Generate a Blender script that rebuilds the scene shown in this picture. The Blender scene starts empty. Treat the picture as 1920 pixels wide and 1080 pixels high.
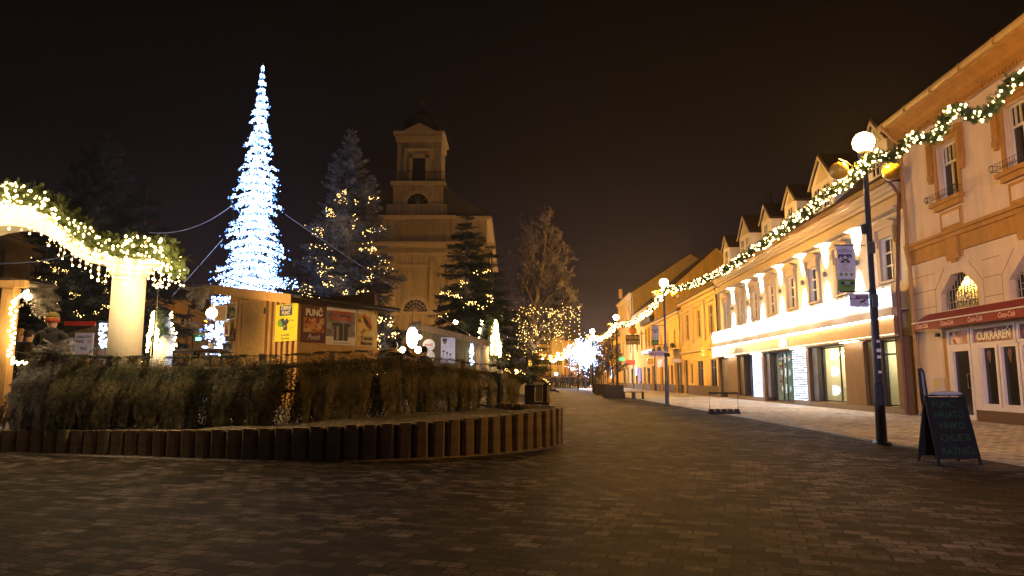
import bpy, math, random
import numpy as np
from mathutils import Vector, Matrix
random.seed(7); RNG=np.random.default_rng(7)
C=bpy.context.scene.collection
rad=math.radians; PI=math.pi; TAU=2*PI
# ------------------------------------------------ camera model (used only to place things where they stand)
FP=1300.0; PITCH=math.atan(172/1300); cp,sp=math.cos(PITCH),math.sin(PITCH); H=1.2
def ray(px,py):
    u=(px-960)/FP; v=(540-py)/FP
    return u,cp-v*sp,sp+v*cp
def G(px,py,z=0.0):
    x,y,d=ray(px,py); t=(z-H)/d; return x*t,y*t
def D(px,py,Y):
    x,y,d=ray(px,py); t=Y/y; return Vector((x*t,Y,H+d*t))
def F(o,d,px,py,off=0.0):
    n=(-d[1],d[0]); x,y,z=ray(px,py)
    k=(o[0]*n[0]+o[1]*n[1]+off)/(x*n[0]+y*n[1])
    return (x*k-o[0])*d[0]+(y*k-o[1])*d[1],H+z*k
def unit2(x,y):
    l=math.hypot(x,y); return (x/l,y/l)
# ------------------------------------------------ materials
def M(name,col,rough=.7,var=.18,scale=6.0,bump=0.0,metal=0.0,spec=.4,col2=None,ramp=None,coat=0.0):
    m=bpy.data.materials.new(name); m.use_nodes=True; nt=m.node_tree; b=nt.nodes['Principled BSDF']
    b.inputs['Roughness'].default_value=rough; b.inputs['Metallic'].default_value=metal
    b.inputs['Specular IOR Level'].default_value=spec; b.inputs['Coat Weight'].default_value=coat
    tc=nt.nodes.new('ShaderNodeTexCoord'); n=nt.nodes.new('ShaderNodeTexNoise')
    n.inputs['Scale'].default_value=scale; n.inputs['Detail'].default_value=6; n.inputs['Roughness'].default_value=.62
    nt.links.new(tc.outputs['Object'],n.inputs['Vector'])
    r=nt.nodes.new('ShaderNodeValToRGB'); e=r.color_ramp.elements
    lo,hi=ramp or (.3,.7); e[0].position=lo; e[1].position=hi
    if col2 is None: a=[c*(1-var) for c in col]; c2=[min(1,c*(1+var)) for c in col]
    else: a,c2=col,col2
    e[0].color=(*a,1); e[1].color=(*c2,1)
    nt.links.new(n.outputs['Fac'],r.inputs['Fac']); nt.links.new(r.outputs['Color'],b.inputs['Base Color'])
    if bump:
        bp=nt.nodes.new('ShaderNodeBump'); bp.inputs['Strength'].default_value=bump; bp.inputs['Distance'].default_value=.02
        nt.links.new(n.outputs['Fac'],bp.inputs['Height']); nt.links.new(bp.outputs['Normal'],b.inputs['Normal'])
    m['noise']=n.name; m['ramp']=r.name
    return m
def plaster(name,col,dirt=.55,**k):
    m=M(name,col,.88,**k); nt=m.node_tree; N=nt.nodes; L=nt.links; b=N['Principled BSDF']; tc=[x for x in N if x.type=='TEX_COORD'][0]
    mp=N.new('ShaderNodeMapping'); mp.inputs['Scale'].default_value=(2.6,2.6,.28); L.new(tc.outputs['Object'],mp.inputs[0])
    n=N.new('ShaderNodeTexNoise'); n.inputs['Scale'].default_value=1.0; n.inputs['Detail'].default_value=8; n.inputs['Roughness'].default_value=.7; L.new(mp.outputs[0],n.inputs['Vector'])
    r=N.new('ShaderNodeMapRange'); r.inputs[1].default_value=.36; r.inputs[2].default_value=.56; r.inputs[3].default_value=dirt; r.inputs[4].default_value=1; L.new(n.outputs['Fac'],r.inputs[0])
    v=N.new('ShaderNodeVectorMath'); v.operation='SCALE'; L.new(N[m['ramp']].outputs['Color'],v.inputs[0]); L.new(r.outputs[0],v.inputs['Scale']); L.new(v.outputs[0],b.inputs['Base Color'])
    return m
def EM(name,col,strength,sample=False):
    m=bpy.data.materials.new(name); m.use_nodes=True; nt=m.node_tree
    for n in list(nt.nodes):
        if n.type=='BSDF_PRINCIPLED': nt.nodes.remove(n)
    e=nt.nodes.new('ShaderNodeEmission'); e.inputs[0].default_value=(*col,1); e.inputs[1].default_value=strength
    nt.links.new(e.outputs[0],nt.nodes['Material Output'].inputs[0])
    m.cycles.emission_sampling='AUTO' if sample else 'NONE'
    return m
def wood(name,c1,c2,sc=3.0,axis=2,rough=.7):
    m=M(name,c1,rough,col2=c2,scale=sc,bump=.25); nt=m.node_tree; n=nt.nodes[m['noise']]
    mp=nt.nodes.new('ShaderNodeMapping'); s=[9,9,9]; s[axis]=.8; mp.inputs['Scale'].default_value=s
    tc=[x for x in nt.nodes if x.type=='TEX_COORD'][0]
    nt.links.new(tc.outputs['Object'],mp.inputs[0]); nt.links.new(mp.outputs[0],n.inputs['Vector'])
    return m
GLASS=M('dark_glass',(.012,.014,.018),.14,.2,spec=.5,coat=.0)
def clear_glass():
    m=bpy.data.materials.new('clear_glass'); m.use_nodes=True; nt=m.node_tree
    for n in list(nt.nodes):
        if n.type=='BSDF_PRINCIPLED': nt.nodes.remove(n)
    t=nt.nodes.new('ShaderNodeBsdfTransparent'); t.inputs[0].default_value=(.93,.95,.93,1); g=nt.nodes.new('ShaderNodeBsdfGlossy'); g.inputs['Roughness'].default_value=.03
    x=nt.nodes.new('ShaderNodeMixShader'); x.inputs[0].default_value=.1
    nt.links.new(t.outputs[0],x.inputs[1]); nt.links.new(g.outputs[0],x.inputs[2]); nt.links.new(x.outputs[0],nt.nodes['Material Output'].inputs[0])
    return m
CLEAR=clear_glass()
WHITE=M('white_paint',(.72,.7,.68),.5,.06)
BLACK=M('black_paint',(.015,.015,.017),.35,.3)
DARKMETAL=M('dark_metal',(.035,.037,.045),.35,.3,metal=.3)
STEEL=M('steel',(.35,.36,.38),.3,.1,metal=.9)
FROST=(.5,.5,.56)
# ------------------------------------------------ mesh builder
class MB:
    def __init__(s): s.v=[]; s.f=[]; s.m=[]; s.k=0
    def mat(s,k): s.k=k; return s
    def face(s,pts):
        i=len(s.v); s.v.extend([tuple(p) for p in pts]); s.f.append(tuple(range(i,i+len(pts)))); s.m.append(s.k)
    def add(s,V,Fs):
        i=len(s.v); s.v.extend([tuple(p) for p in V]); s.f.extend([tuple(a+i for a in f) for f in Fs]); s.m.extend([s.k]*len(Fs)); return s
    def box(s,x0,x1,y0,y1,z0,z1):
        x0,x1=min(x0,x1),max(x0,x1); y0,y1=min(y0,y1),max(y0,y1); z0,z1=min(z0,z1),max(z0,z1)
        V=[(x0,y0,z0),(x1,y0,z0),(x1,y1,z0),(x0,y1,z0),(x0,y0,z1),(x1,y0,z1),(x1,y1,z1),(x0,y1,z1)]
        return s.add(V,[(0,3,2,1),(4,5,6,7),(0,1,5,4),(1,2,6,5),(2,3,7,6),(3,0,4,7)])
    def frame_box(s,o,ax,ay,az):  # oriented box from corner o with edge vectors
        o,ax,ay,az=map(Vector,(o,ax,ay,az))
        V=[o,o+ax,o+ax+ay,o+ay,o+az,o+ax+az,o+ax+ay+az,o+ay+az]
        return s.add(V,[(0,3,2,1),(4,5,6,7),(0,1,5,4),(1,2,6,5),(2,3,7,6),(3,0,4,7)])
    def prism(s,poly,ext,fn):  # poly list 2d, fn(a,b,t)->xyz, t from ext[0] to ext[1]
        n=len(poly); V=[fn(a,b,ext[0]) for a,b in poly]+[fn(a,b,ext[1]) for a,b in poly]
        Fs=[tuple(range(n-1,-1,-1)),tuple(range(n,2*n))]+[(i,(i+1)%n,n+(i+1)%n,n+i) for i in range(n)]
        return s.add(V,Fs)
    def tube(s,pts,r,n=8,cap=True):
        pts=[Vector(p) for p in pts]; rs=r if isinstance(r,(list,tuple)) else [r]*len(pts)
        V=[]; up=Vector((0,0,1))
        for i,p in enumerate(pts):
            d=(pts[min(i+1,len(pts)-1)]-pts[max(i-1,0)])
            if d.length<1e-9: d=Vector((0,0,1))
            d.normalize(); a=d.cross(up)
            if a.length<.05: a=d.cross(Vector((1,0,0)))
            a.normalize(); b=d.cross(a)
            for k in range(n):
                t=TAU*k/n; V.append(p+(a*math.cos(t)+b*math.sin(t))*rs[i])
        Fs=[]
        for i in range(len(pts)-1):
            for k in range(n):
                Fs.append((i*n+k,i*n+(k+1)%n,(i+1)*n+(k+1)%n,(i+1)*n+k))
        if cap: Fs+= [tuple(range(n-1,-1,-1)),tuple((len(pts)-1)*n+k for k in range(n))]
        return s.add(V,Fs)
    def lathe(s,prof,c=(0,0,0),n=20,sx=1,sy=1):
        V=[];Fs=[];m=len(prof)
        for r,z in prof:
            for k in range(n):
                t=TAU*k/n; V.append((c[0]+r*math.cos(t)*sx,c[1]+r*math.sin(t)*sy,c[2]+z))
        for i in range(m-1):
            for k in range(n): Fs.append((i*n+k,i*n+(k+1)%n,(i+1)*n+(k+1)%n,(i+1)*n+k))
        Fs+=[tuple(range(n-1,-1,-1)),tuple((m-1)*n+k for k in range(n))]
        return s.add(V,Fs)
    def sphere(s,c,r,n=16,m=9,sc=(1,1,1)):
        V=[(c[0],c[1],c[2]-r*sc[2])];Fs=[]
        for i in range(1,m):
            a=-PI/2+PI*i/m
            for k in range(n):
                t=TAU*k/n; V.append((c[0]+r*sc[0]*math.cos(a)*math.cos(t),c[1]+r*sc[1]*math.cos(a)*math.sin(t),c[2]+r*sc[2]*math.sin(a)))
        V.append((c[0],c[1],c[2]+r*sc[2])); L=len(V)-1
        for k in range(n):
            Fs.append((0,1+(k+1)%n,1+k)); Fs.append((L,L-n+k,L-n+(k+1)%n))
        for i in range(m-2):
            for k in range(n): Fs.append((1+i*n+k,1+i*n+(k+1)%n,1+(i+1)*n+(k+1)%n,1+(i+1)*n+k))
        return s.add(V,Fs)
    def text(s,st,size,o,xa,ya,align='CENTER',bold=0.0,shear=0.0,stretch=1.0):
        V,Fs=text_geo(st,align,bold,shear); o=Vector(o); xa=Vector(xa); ya=Vector(ya)
        return s.add([o+xa*(x*size*stretch)+ya*(y*size) for x,y in V],Fs)
    def build(s,name,mats,parent=None,smooth=False):
        me=bpy.data.meshes.new(name); me.from_pydata(s.v,[],s.f)
        for m in (mats if isinstance(mats,(list,tuple)) else [mats]): me.materials.append(m)
        me.polygons.foreach_set('material_index',s.m)
        if smooth: me.polygons.foreach_set('use_smooth',[True]*len(s.f))
        me.update(); return link(name,me,parent)
_tc={}
def text_geo(st,align,bold,shear):
    k=(st,align,bold,shear)
    if k in _tc: return _tc[k]
    cu=bpy.data.curves.new('lettering',type='FONT'); cu.body=st; cu.align_x=align; cu.offset=bold; cu.shear=shear; cu.resolution_u=3
    ob=bpy.data.objects.new('lettering',cu); C.objects.link(ob); bpy.context.view_layer.update()
    me=bpy.data.meshes.new_from_object(ob.evaluated_get(bpy.context.evaluated_depsgraph_get()))
    V=[(v.co.x,v.co.y) for v in me.vertices]; Fs=[tuple(p.vertices) for p in me.polygons]
    bpy.data.objects.remove(ob); bpy.data.curves.remove(cu); bpy.data.meshes.remove(me)
    _tc[k]=(V,Fs); return V,Fs
def link(name,me,parent=None):
    o=bpy.data.objects.new(name,me); C.objects.link(o)
    if parent: o.parent=parent
    return o
def tag(o,label=None,cat=None,group=None,kind=None):
    if label: o['label']=label
    if cat: o['category']=cat
    if group: o['group']=group
    if kind: o['kind']=kind
    return o
def thing(name,label,cat,loc=(0,0,0),rz=0,group=None):
    o=bpy.data.objects.new(name,None); C.objects.link(o); o.location=loc; o.rotation_euler=(0,0,rz); o.empty_display_size=.2
    return tag(o,label,cat,group)
def copy_tree(o,parent=None):
    c=o.copy(); C.objects.link(c)
    if parent: c.parent=parent
    for ch in list(o.children): copy_tree(ch,c)
    return c
def tri_mesh(name,V,T,mat,parent=None,smooth=False):
    V=np.asarray(V,dtype=np.float32); T=np.asarray(T,dtype=np.int32)
    me=bpy.data.meshes.new(name); me.vertices.add(len(V)); me.vertices.foreach_set('co',V.ravel())
    me.loops.add(T.size); me.loops.foreach_set('vertex_index',T.ravel())
    me.polygons.add(len(T)); me.polygons.foreach_set('loop_start',np.arange(0,T.size,3,dtype=np.int32))
    me.polygons.foreach_set('loop_total',np.full(len(T),3,dtype=np.int32))
    me.materials.append(mat); me.update(calc_edges=True); me.validate()
    return link(name,me,parent)
def light(kind,name,loc,power,col,size=.1,rot=None,spot=None,blend=.5,parent=None):
    l=bpy.data.lights.new(name,kind); l.energy=power; l.color=col
    if kind in('POINT','SPOT'): l.shadow_soft_size=size
    if kind=='AREA': l.size=size[0]; l.size_y=size[1]; l.shape='RECTANGLE'
    if kind=='SPOT': l.spot_size=spot; l.spot_blend=blend
    o=bpy.data.objects.new(name,l); C.objects.link(o); o.location=loc
    if rot: o.rotation_euler=rot
    if parent: o.parent=parent
    return o
OCT_V=np.array([(1,0,0),(-1,0,0),(0,1,0),(0,-1,0),(0,0,1),(0,0,-1)],dtype=np.float32)
OCT_T=np.array([(0,2,4),(2,1,4),(1,3,4),(3,0,4),(2,0,5),(1,2,5),(3,1,5),(0,3,5)],dtype=np.int32)
def bulbs(name,P,r,mat,parent=None):
    P=np.asarray(P,dtype=np.float32); n=len(P); rr=r*(.75+.5*RNG.random(n))[:,None,None]
    V=(P[:,None,:]+OCT_V[None]*rr).reshape(-1,3); T=(OCT_T[None]+(np.arange(n)*6)[:,None,None]).reshape(-1,3)
    return tri_mesh(name,V,T,mat,parent)
WARM=(1,.68,.32); SOD=(1,.46,.08); COOL=(.62,.76,1)
BULB_W=EM('warm_bulb',(1,.68,.27),26); BULB_S=EM('warm_tree_bulb',(1,.62,.18),13); BULB_C=EM('cool_bulb',(.42,.62,1),8); BULB_C2=EM('cool_net_bulb',(.6,.75,1),7)
WIRE=M('wire',(.02,.02,.02),.5,.2)
# ------------------------------------------------ foliage prototypes
def shoot_tris(p0,p1,w,k,out,rng):
    p0=np.array(p0);p1=np.array(p1); d=p1-p0; L=np.linalg.norm(d); d/=L
    a=np.cross(d,[0,0,1.]); na=np.linalg.norm(a); a=a/na if na>.1 else np.array([1.,0,0]); b=np.cross(d,a)
    for i in range(k):
        t=(i+.2)/k; c=p0+d*L*t; ww=w*(1-.55*t)*(.8+.4*rng.random())
        for sg in (-1,1):
            th=rng.uniform(-.6,.6)
            o=(a*math.cos(th)+b*math.sin(th))*sg
            out.append((c-d*w*.15,c+d*w*.3,c+d*w*.8+o*ww))
        th=rng.uniform(0,TAU)
        out.append((c,c+d*w*.25,c+d*w*.7+(a*math.cos(th)+b*math.sin(th))*ww))
    out.append((p1-a*w*.2-d*w*.2,p1+a*w*.2-d*w*.2,p1+d*w*.6))
def branch_proto(seed,nsh=9,k=4,w=.07,sub=False,flat=.25):
    rng=np.random.default_rng(seed); out=[]
    for i in range(nsh):
        t=.12+.86*i/nsh
        for sg in (-1,1):
            l=(.42*(1-t)+.10)*rng.uniform(.75,1.2); an=rng.uniform(.65,1.0)*sg
            p0=(t,0,0); p1=(t+l*math.cos(an),l*math.sin(an),rng.uniform(-flat,flat*.4)*l)
            shoot_tris(p0,p1,w,k,out,rng)
            if sub:
                for j in range(3):
                    tt=.25+.25*j; q=np.array(p0)*(1-tt)+np.array(p1)*tt; l2=l*.42*(1-tt*.6)
                    for s2 in(-1,1):
                        a2=an+s2*.75
                        shoot_tris(q,q+np.array([l2*math.cos(a2),l2*math.sin(a2),rng.uniform(-.25,.1)*l2]),w*.8,max(2,k-2),out,rng)
    shoot_tris((.0,0,0),(1.02,0,0),w,int(k*3),out,rng)
    A=np.array(out,dtype=np.float32)  # (n,3,3)
    return A
PROTO=[branch_proto(s,nsh=11,k=4,w=.085,flat=.5) for s in range(5)]
def crown(Hh,R,z0,n,seed,droop=.25,lift=.3,prof=.9,width=.8,irregular=.25,tier=None,protos=None):
    """spruce crown: returns triangles array and list of branch curves"""
    rng=np.random.default_rng(seed); tris=[]; curves=[]; protos=protos or PROTO
    for i in range(n):
        h=rng.random()**1.15
        if tier: h=(math.floor(h*tier)+.5+rng.uniform(-.16,.16))/tier
        z=z0+(Hh-z0)*h*.985
        r=R*((1-h)**prof)*(1-irregular+irregular*1.6*rng.random())+.12
        az=rng.uniform(0,TAU)
        A=protos[rng.integers(len(protos))].copy()
        bend=droop*(1-h)
        A[...,2]+= -bend*A[...,0]**1.3*.9+.28*bend*A[...,0]**3
        A=A*np.array([r,r*width,r],dtype=np.float32)
        pit=lift*h*1.6-(1-h)*.12+rng.uniform(-.1,.1)
        c,s=math.cos(pit),math.sin(pit); Rx=np.array([[c,0,-s],[0,1,0],[s,0,c]],dtype=np.float32)
        c,s=math.cos(az),math.sin(az); Rz=np.array([[c,-s,0],[s,c,0],[0,0,1]],dtype=np.float32)
        Mx=Rz@Rx
        A=A@Mx.T; A[...,2]+=z; tris.append(A.reshape(-1,3,3))
        x=np.linspace(.25,1,6); cv=np.stack([x*r,np.zeros(6),(-bend*x**1.3*.9+.28*bend*x**3)*r],1)@Mx.T; cv[:,2]+=z; curves.append((h,r,cv))
    T=np.concatenate(tris); return T,curves
def crown_mesh(name,T,mat,parent):
    V=T.reshape(-1,3); return tri_mesh(name,V,np.arange(len(V)).reshape(-1,3),mat,parent)
def trunk(name,Hh,r,mat,parent,bend=.0):
    mb=MB(); mb.tube([(bend*math.sin(t*3),0,Hh*t) for t in np.linspace(0,1,9)],[r*(1-.9*t)+.01 for t in np.linspace(0,1,9)],10); return mb.build(name,mat,parent,True)
BARK=M('bark',(.055,.04,.03),.9,col2=(.12,.1,.085),scale=9,bump=.6)
SPRUCE_D=M('dark_spruce',(.012,.022,.014),.85,col2=(.045,.06,.04),scale=3.5)
SPRUCE_N=M('night_spruce',(.015,.02,.018),.85,col2=(.05,.05,.05),scale=3)
SPRUCE_F=M('frosted_spruce',(.03,.035,.035),.85,col2=(.24,.225,.27),scale=5,ramp=(.36,.72))
HEDGE_M=M('hedge_needles',(.025,.032,.014),.85,col2=(.33,.29,.17),scale=3.2,ramp=(.40,.68))
HEDGE_F=M('frosted_hedge',(.09,.09,.08),.85,col2=(.46,.44,.46),scale=4.5,ramp=(.3,.65))
GARL=M('garland_needles',(.02,.045,.015),.8,col2=(.13,.16,.045),scale=9)
# ================================================= GROUND
def paving(name,c1,c2,frost,fr_lo,fr_hi,bw,bh,rot,mort=.012,loc=(0,0,0)):
    m=bpy.data.materials.new(name); m.use_nodes=True; nt=m.node_tree; N=nt.nodes; L=nt.links; b=N['Principled BSDF']
    tc=N.new('ShaderNodeTexCoord'); mp=N.new('ShaderNodeMapping'); mp.inputs['Rotation'].default_value=(0,0,rot)
    L.new(tc.outputs['Object'],mp.inputs[0])
    br=N.new('ShaderNodeTexBrick'); br.inputs['Scale'].default_value=1; br.inputs['Brick Width'].default_value=bw; br.inputs['Row Height'].default_value=bh
    br.inputs['Mortar Size'].default_value=mort; br.inputs['Mortar Smooth'].default_value=.3; br.inputs['Bias'].default_value=0
    br.inputs['Color1'].default_value=(0,0,0,1); br.inputs['Color2'].default_value=(1,1,1,1); br.inputs['Mortar'].default_value=(.3,.3,.3,1)
    dn=N.new('ShaderNodeTexNoise'); dn.inputs['Scale'].default_value=2.1; dv=N.new('ShaderNodeVectorMath'); dv.operation='SCALE'; dv.inputs['Scale'].default_value=.035
    L.new(mp.outputs[0],dn.inputs['Vector']); L.new(dn.outputs['Color'],dv.inputs[0]); da=N.new('ShaderNodeVectorMath'); L.new(mp.outputs[0],da.inputs[0]); L.new(dv.outputs[0],da.inputs[1])
    L.new(da.outputs[0],br.inputs['Vector'])
    mx=N.new('ShaderNodeMix'); mx.data_type='RGBA'; mx.inputs[6].default_value=(*c1,1); mx.inputs[7].default_value=(*c2,1); L.new(br.outputs['Color'],mx.inputs[0])
    n1=N.new('ShaderNodeTexNoise'); n1.inputs['Scale'].default_value=.45; n1.inputs['Detail'].default_value=7; n1.inputs['Roughness'].default_value=.68
    L.new(tc.outputs['Object'],n1.inputs['Vector'])
    n2=N.new('ShaderNodeTexNoise'); n2.inputs['Scale'].default_value=38; n2.inputs['Detail'].default_value=3; L.new(tc.outputs['Object'],n2.inputs['Vector'])
    ad=N.new('ShaderNodeMath'); ad.operation='MULTIPLY_ADD'; ad.inputs[1].default_value=.45; L.new(n2.outputs['Fac'],ad.inputs[0]); L.new(n1.outputs['Fac'],ad.inputs[2])
    ad2=N.new('ShaderNodeMath'); ad2.operation='MULTIPLY_ADD'; ad2.inputs[1].default_value=.2; L.new(br.outputs['Color'],ad2.inputs[0]); L.new(ad.outputs[0],ad2.inputs[2])
    rp=N.new('ShaderNodeMapRange'); rp.inputs[1].default_value=fr_lo; rp.inputs[2].default_value=fr_hi; L.new(ad2.outputs[0],rp.inputs[0])
    m2=N.new('ShaderNodeMix'); m2.data_type='RGBA'; m2.inputs[7].default_value=(*frost,1); L.new(rp.outputs[0],m2.inputs[0]); L.new(mx.outputs[2],m2.inputs[6])
    mm=N.new('ShaderNodeMix'); mm.data_type='RGBA'; mm.blend_type='MIX'; mm.inputs[7].default_value=(c1[0]*.35,c1[1]*.35,c1[2]*.35,1)
    nb=N.new('ShaderNodeTexNoise'); nb.inputs['Scale'].default_value=3.2; nb.inputs['Detail'].default_value=6; nb.inputs['Roughness'].default_value=.75; L.new(tc.outputs['Object'],nb.inputs['Vector'])
    nr=N.new('ShaderNodeMapRange'); nr.inputs[1].default_value=.3; nr.inputs[2].default_value=.7; nr.inputs[3].default_value=.3; nr.inputs[4].default_value=1.7; L.new(nb.outputs['Fac'],nr.inputs[0])
    vm=N.new('ShaderNodeVectorMath'); vm.operation='SCALE'; L.new(m2.outputs[2],vm.inputs[0]); L.new(nr.outputs[0],vm.inputs['Scale'])
    sc=N.new('ShaderNodeMath'); sc.operation='MULTIPLY'; sc.inputs[1].default_value=.75; L.new(br.outputs['Fac'],sc.inputs[0]); L.new(sc.outputs[0],mm.inputs[0]); L.new(vm.outputs[0],mm.inputs[6])
    L.new(mm.outputs[2],b.inputs['Base Color'])
    rr=N.new('ShaderNodeMapRange'); rr.inputs[3].default_value=.7; rr.inputs[4].default_value=.95; L.new(n1.outputs['Fac'],rr.inputs[0]); L.new(rr.outputs[0],b.inputs['Roughness'])
    bp=N.new('ShaderNodeBump'); bp.inputs['Strength'].default_value=1.0; bp.inputs['Distance'].default_value=.02; b.inputs['Specular IOR Level'].default_value=.12
    hh=N.new('ShaderNodeMath'); hh.operation='MULTIPLY_ADD'; hh.inputs[1].default_value=-1.0; L.new(br.outputs['Fac'],hh.inputs[0]); L.new(ad2.outputs[0],hh.inputs[2])
    L.new(hh.outputs[0],bp.inputs['Height']); L.new(bp.outputs['Normal'],b.inputs['Normal'])
    return m
PAVE=paving('square_paving',(.009,.0065,.006),(.072,.054,.046),(.33,.285,.31),.82,1.14,.205,.135,.32,.010)
WALKP=paving('pavement_paving',(.18,.15,.135),(.32,.28,.25),(.62,.59,.6),.5,.9,.24,.16,.0,.01)  # paler stones and frost stand in for light spilling from the shops
def sheet(name,pts,z,mat):
    mb=MB(); mb.face([(x,y,z) for x,y in pts]); o=mb.build(name,mat); return tag(o,kind='structure')
sheet('ground',[(-350,-60),(350,-60),(350,500),(-350,500)],0,PAVE)
def lampx(Y): return 6.9+.0229*(Y-13.27)
def facx(Y): return 13.8+.037*(Y-23.9)
sheet('pavement',[(lampx(-20)+.28,-20),(13.0,-20),(facx(23.9)+1,23.9),(facx(140)+1,140),(lampx(140)+.28,140)],.004,WALKP)
DRAIN=M('drain',(.02,.018,.018),.6,.4,scale=20,bump=.5)
sheet('drainage_channel',[(lampx(-20)+.08,-20),(lampx(-20)+.24,-20),(lampx(140)+.24,140),(lampx(140)+.08,140)],.008,DRAIN)
mb=MB(); 
x0,y0=G(1815,880); mb.box(x0-.1,x0+.7,y0-.25,y0+.2,0,.006)
o=mb.build('manhole_cover',DRAIN); tag(o,'dark iron cover in the paving at the foot of the chalkboard','manhole cover')
# market ground (raised bed) ------------------------------------------------
RIM=[(-11.5,12.05),(-8.42,11.66),(-7.21,11.42),(-5.97,11.11),(-4.49,10.72),(-3.14,10.5),(-2.07,10.6),(-.99,11.0),(-.09,11.68),(.56,12.42),(.84,12.96),(.93,13.45),(.78,14.0),(.35,14.6),(-.2,15.25)]
RZ=[.36,.38,.39,.41,.45,.5,.54,.58,.62,.66,.68,.69,.69,.69,.69]
def smooth_path(P,n=8):
    out=[]
    for i in range(len(P)-1):
        p0=P[max(i-1,0)];p1=P[i];p2=P[i+1];p3=P[min(i+2,len(P)-1)]
        for k in range(n):
            t=k/n; out.append(tuple(.5*((2*p1[j])+(-p0[j]+p2[j])*t+(2*p0[j]-5*p1[j]+4*p2[j]-p3[j])*t*t+(-p0[j]+3*p1[j]-3*p2[j]+p3[j])*t**3) for j in range(len(p1))))
    out.append(tuple(P[-1])); return out
rimp=smooth_path([(x,y,z) for (x,y),z in zip(RIM,RZ)],10)
SOIL=M('frozen_soil',(.055,.045,.03),.95,col2=(.42,.38,.36),scale=16,bump=.8,ramp=(.42,.72))
mb=MB(); back=[]
for x,y,z in rimp: back.append((min(x-.2*(y-10),-.2) if x>-.5 else x-.3, 19.0 if x<0 else 17+0*x, .55))
n=len(rimp)
for i in range(n-1):
    rows=6
    for k in range(rows):
        def q(i,k):
            t=(k/rows)**1.6; a=rimp[i]; b=back[i]; zz=a[2]-.03+(b[2]-a[2]+.03)*min(1,t*1.4)+(.035*math.sin(3*a[0]+k*2.1) if 0<k<rows else 0)
            return (a[0]+(b[0]-a[0])*t,a[1]+(b[1]-a[1])*t,zz)
        mb.face([q(i,k),q(i+1,k),q(i+1,k+1),q(i,k+1)])
o=mb.build('soil_bed',SOIL); tag(o,kind='structure')
DECKM=M('market_ground',(.1,.07,.045),.85,col2=(.3,.24,.18),scale=5,bump=.4)
mb=MB(); mb.box(-34,-.9,18.6,44,0,.56); o=mb.build('market_ground',DECKM); tag(o,kind='structure')
# palisade wall
PALM=M('palisade_concrete',(.21,.155,.095),.8,col2=(.47,.375,.24),scale=3.2,bump=.6,ramp=(.3,.75))
TOPM=M('rim_top',(.16,.12,.09),.8,.2)
pal=thing('planter_wall','low curved wall of brown concrete palisade blocks around the spruce-covered bed','planter wall')
pv=[]
for j in range(3):
    mb=MB(); w=.104; c=.03
    poly=[(-w,.0),(-w,.1),(w,.1),(w,.0),(w-c*.5,-.03),(w-c*1.3,-.045),(-w+c*1.3,-.045),(-w+c*.5,-.03)]
    mb.prism(poly,(0,1),lambda a,b,t:(a,b,t)); me_o=mb.build('palisade_block',PALM,pal); pv.append(me_o)
L=[0]
for i in range(1,n): L.append(L[-1]+math.dist(rimp[i][:2],rimp[i-1][:2]))
s=.1; cnt=0
while s<L[-1]:
    i=max(k for k in range(n) if L[k]<=s); i=min(i,n-2); t=(s-L[i])/(L[i+1]-L[i]); a=rimp[i]; b=rimp[i+1]
    ang=math.atan2(b[1]-a[1],b[0]-a[0])
    o=pv[cnt%3] if cnt<3 else pv[cnt%3].copy()
    if cnt>=3: C.objects.link(o)
    o.location=(a[0]+(b[0]-a[0])*t,a[1]+(b[1]-a[1])*t,0); o.rotation_euler=(rad(random.uniform(-1,1)),rad(random.uniform(-.8,.8)),ang+rad(random.uniform(-2,2))); o.scale=(1,1,a[2]+(b[2]-a[2])*t+random.uniform(-.006,.006))
    cnt+=1; s+=.262
mb=MB()   # frost lying in the joints at the foot
for i in range(n-1):
    a=rimp[i]; b=rimp[i+1]; d=unit2(b[0]-a[0],b[1]-a[1]); nx,ny=d[1],-d[0]
    w0=.05+.03*random.random(); w1=w0
    mb.face([(a[0]+nx*.02,a[1]+ny*.02,.03),(a[0]+nx*(.05+w0),a[1]+ny*(.05+w0),.004),(b[0]+nx*(.05+w1),b[1]+ny*(.05+w1),.004),(b[0]+nx*.02,b[1]+ny*.02,.03)])
mb.build('frost_edge',M('frost',(.3,.28,.3),.9,col2=(.1,.08,.08),scale=22,ramp=(.35,.6)),pal)
# ================================================= HEDGE of spruce boughs on a fence
HP=[(52,800,.42),(150,800,.43),(260,798,.45),(400,794,.48),(560,786,.53),(700,775,.57),(850,765,.6),(962,756,.65)]
hp=[]
for x,y,z in HP:
    a,b=G(x,y,z); hp.append((a,b+.12,z))
hp=smooth_path(hp,8); HT=[1.70,1.64,1.62,1.63,1.70,1.80,1.66,1.52]
def hz(i): t=i/8; k=min(int(t),len(HT)-2); return HT[k]+(HT[k+1]-HT[k])*(t-k)
hedge=thing('spruce_hedge','long fence thickly hung with drooping spruce boughs, frosted at its left end','hedge')
FENCEW=wood('fence_wood',(.16,.09,.04),(.3,.18,.08),axis=0)
mb=MB(); mb.tube([(x,y+.2,hz(i)-.24) for i,(x,y,z) in enumerate(hp)],.045,6); mb.tube([(x,y,(hz(i)+z)/2-.1) for i,(x,y,z) in enumerate(hp)],.03,6); mb.build('rail',FENCEW,hedge)
for i in range(0,len(hp),7):
    x,y,z=hp[i]; mb=MB(); mb.box(x-.05,x+.05,y+.02,y+.12,z-.05,hz(i)-.02); mb.build('post',FENCEW,hedge)
BP=[branch_proto(20+s,nsh=12,k=6,w=.042,sub=True,flat=.5) for s in range(4)]
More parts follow.
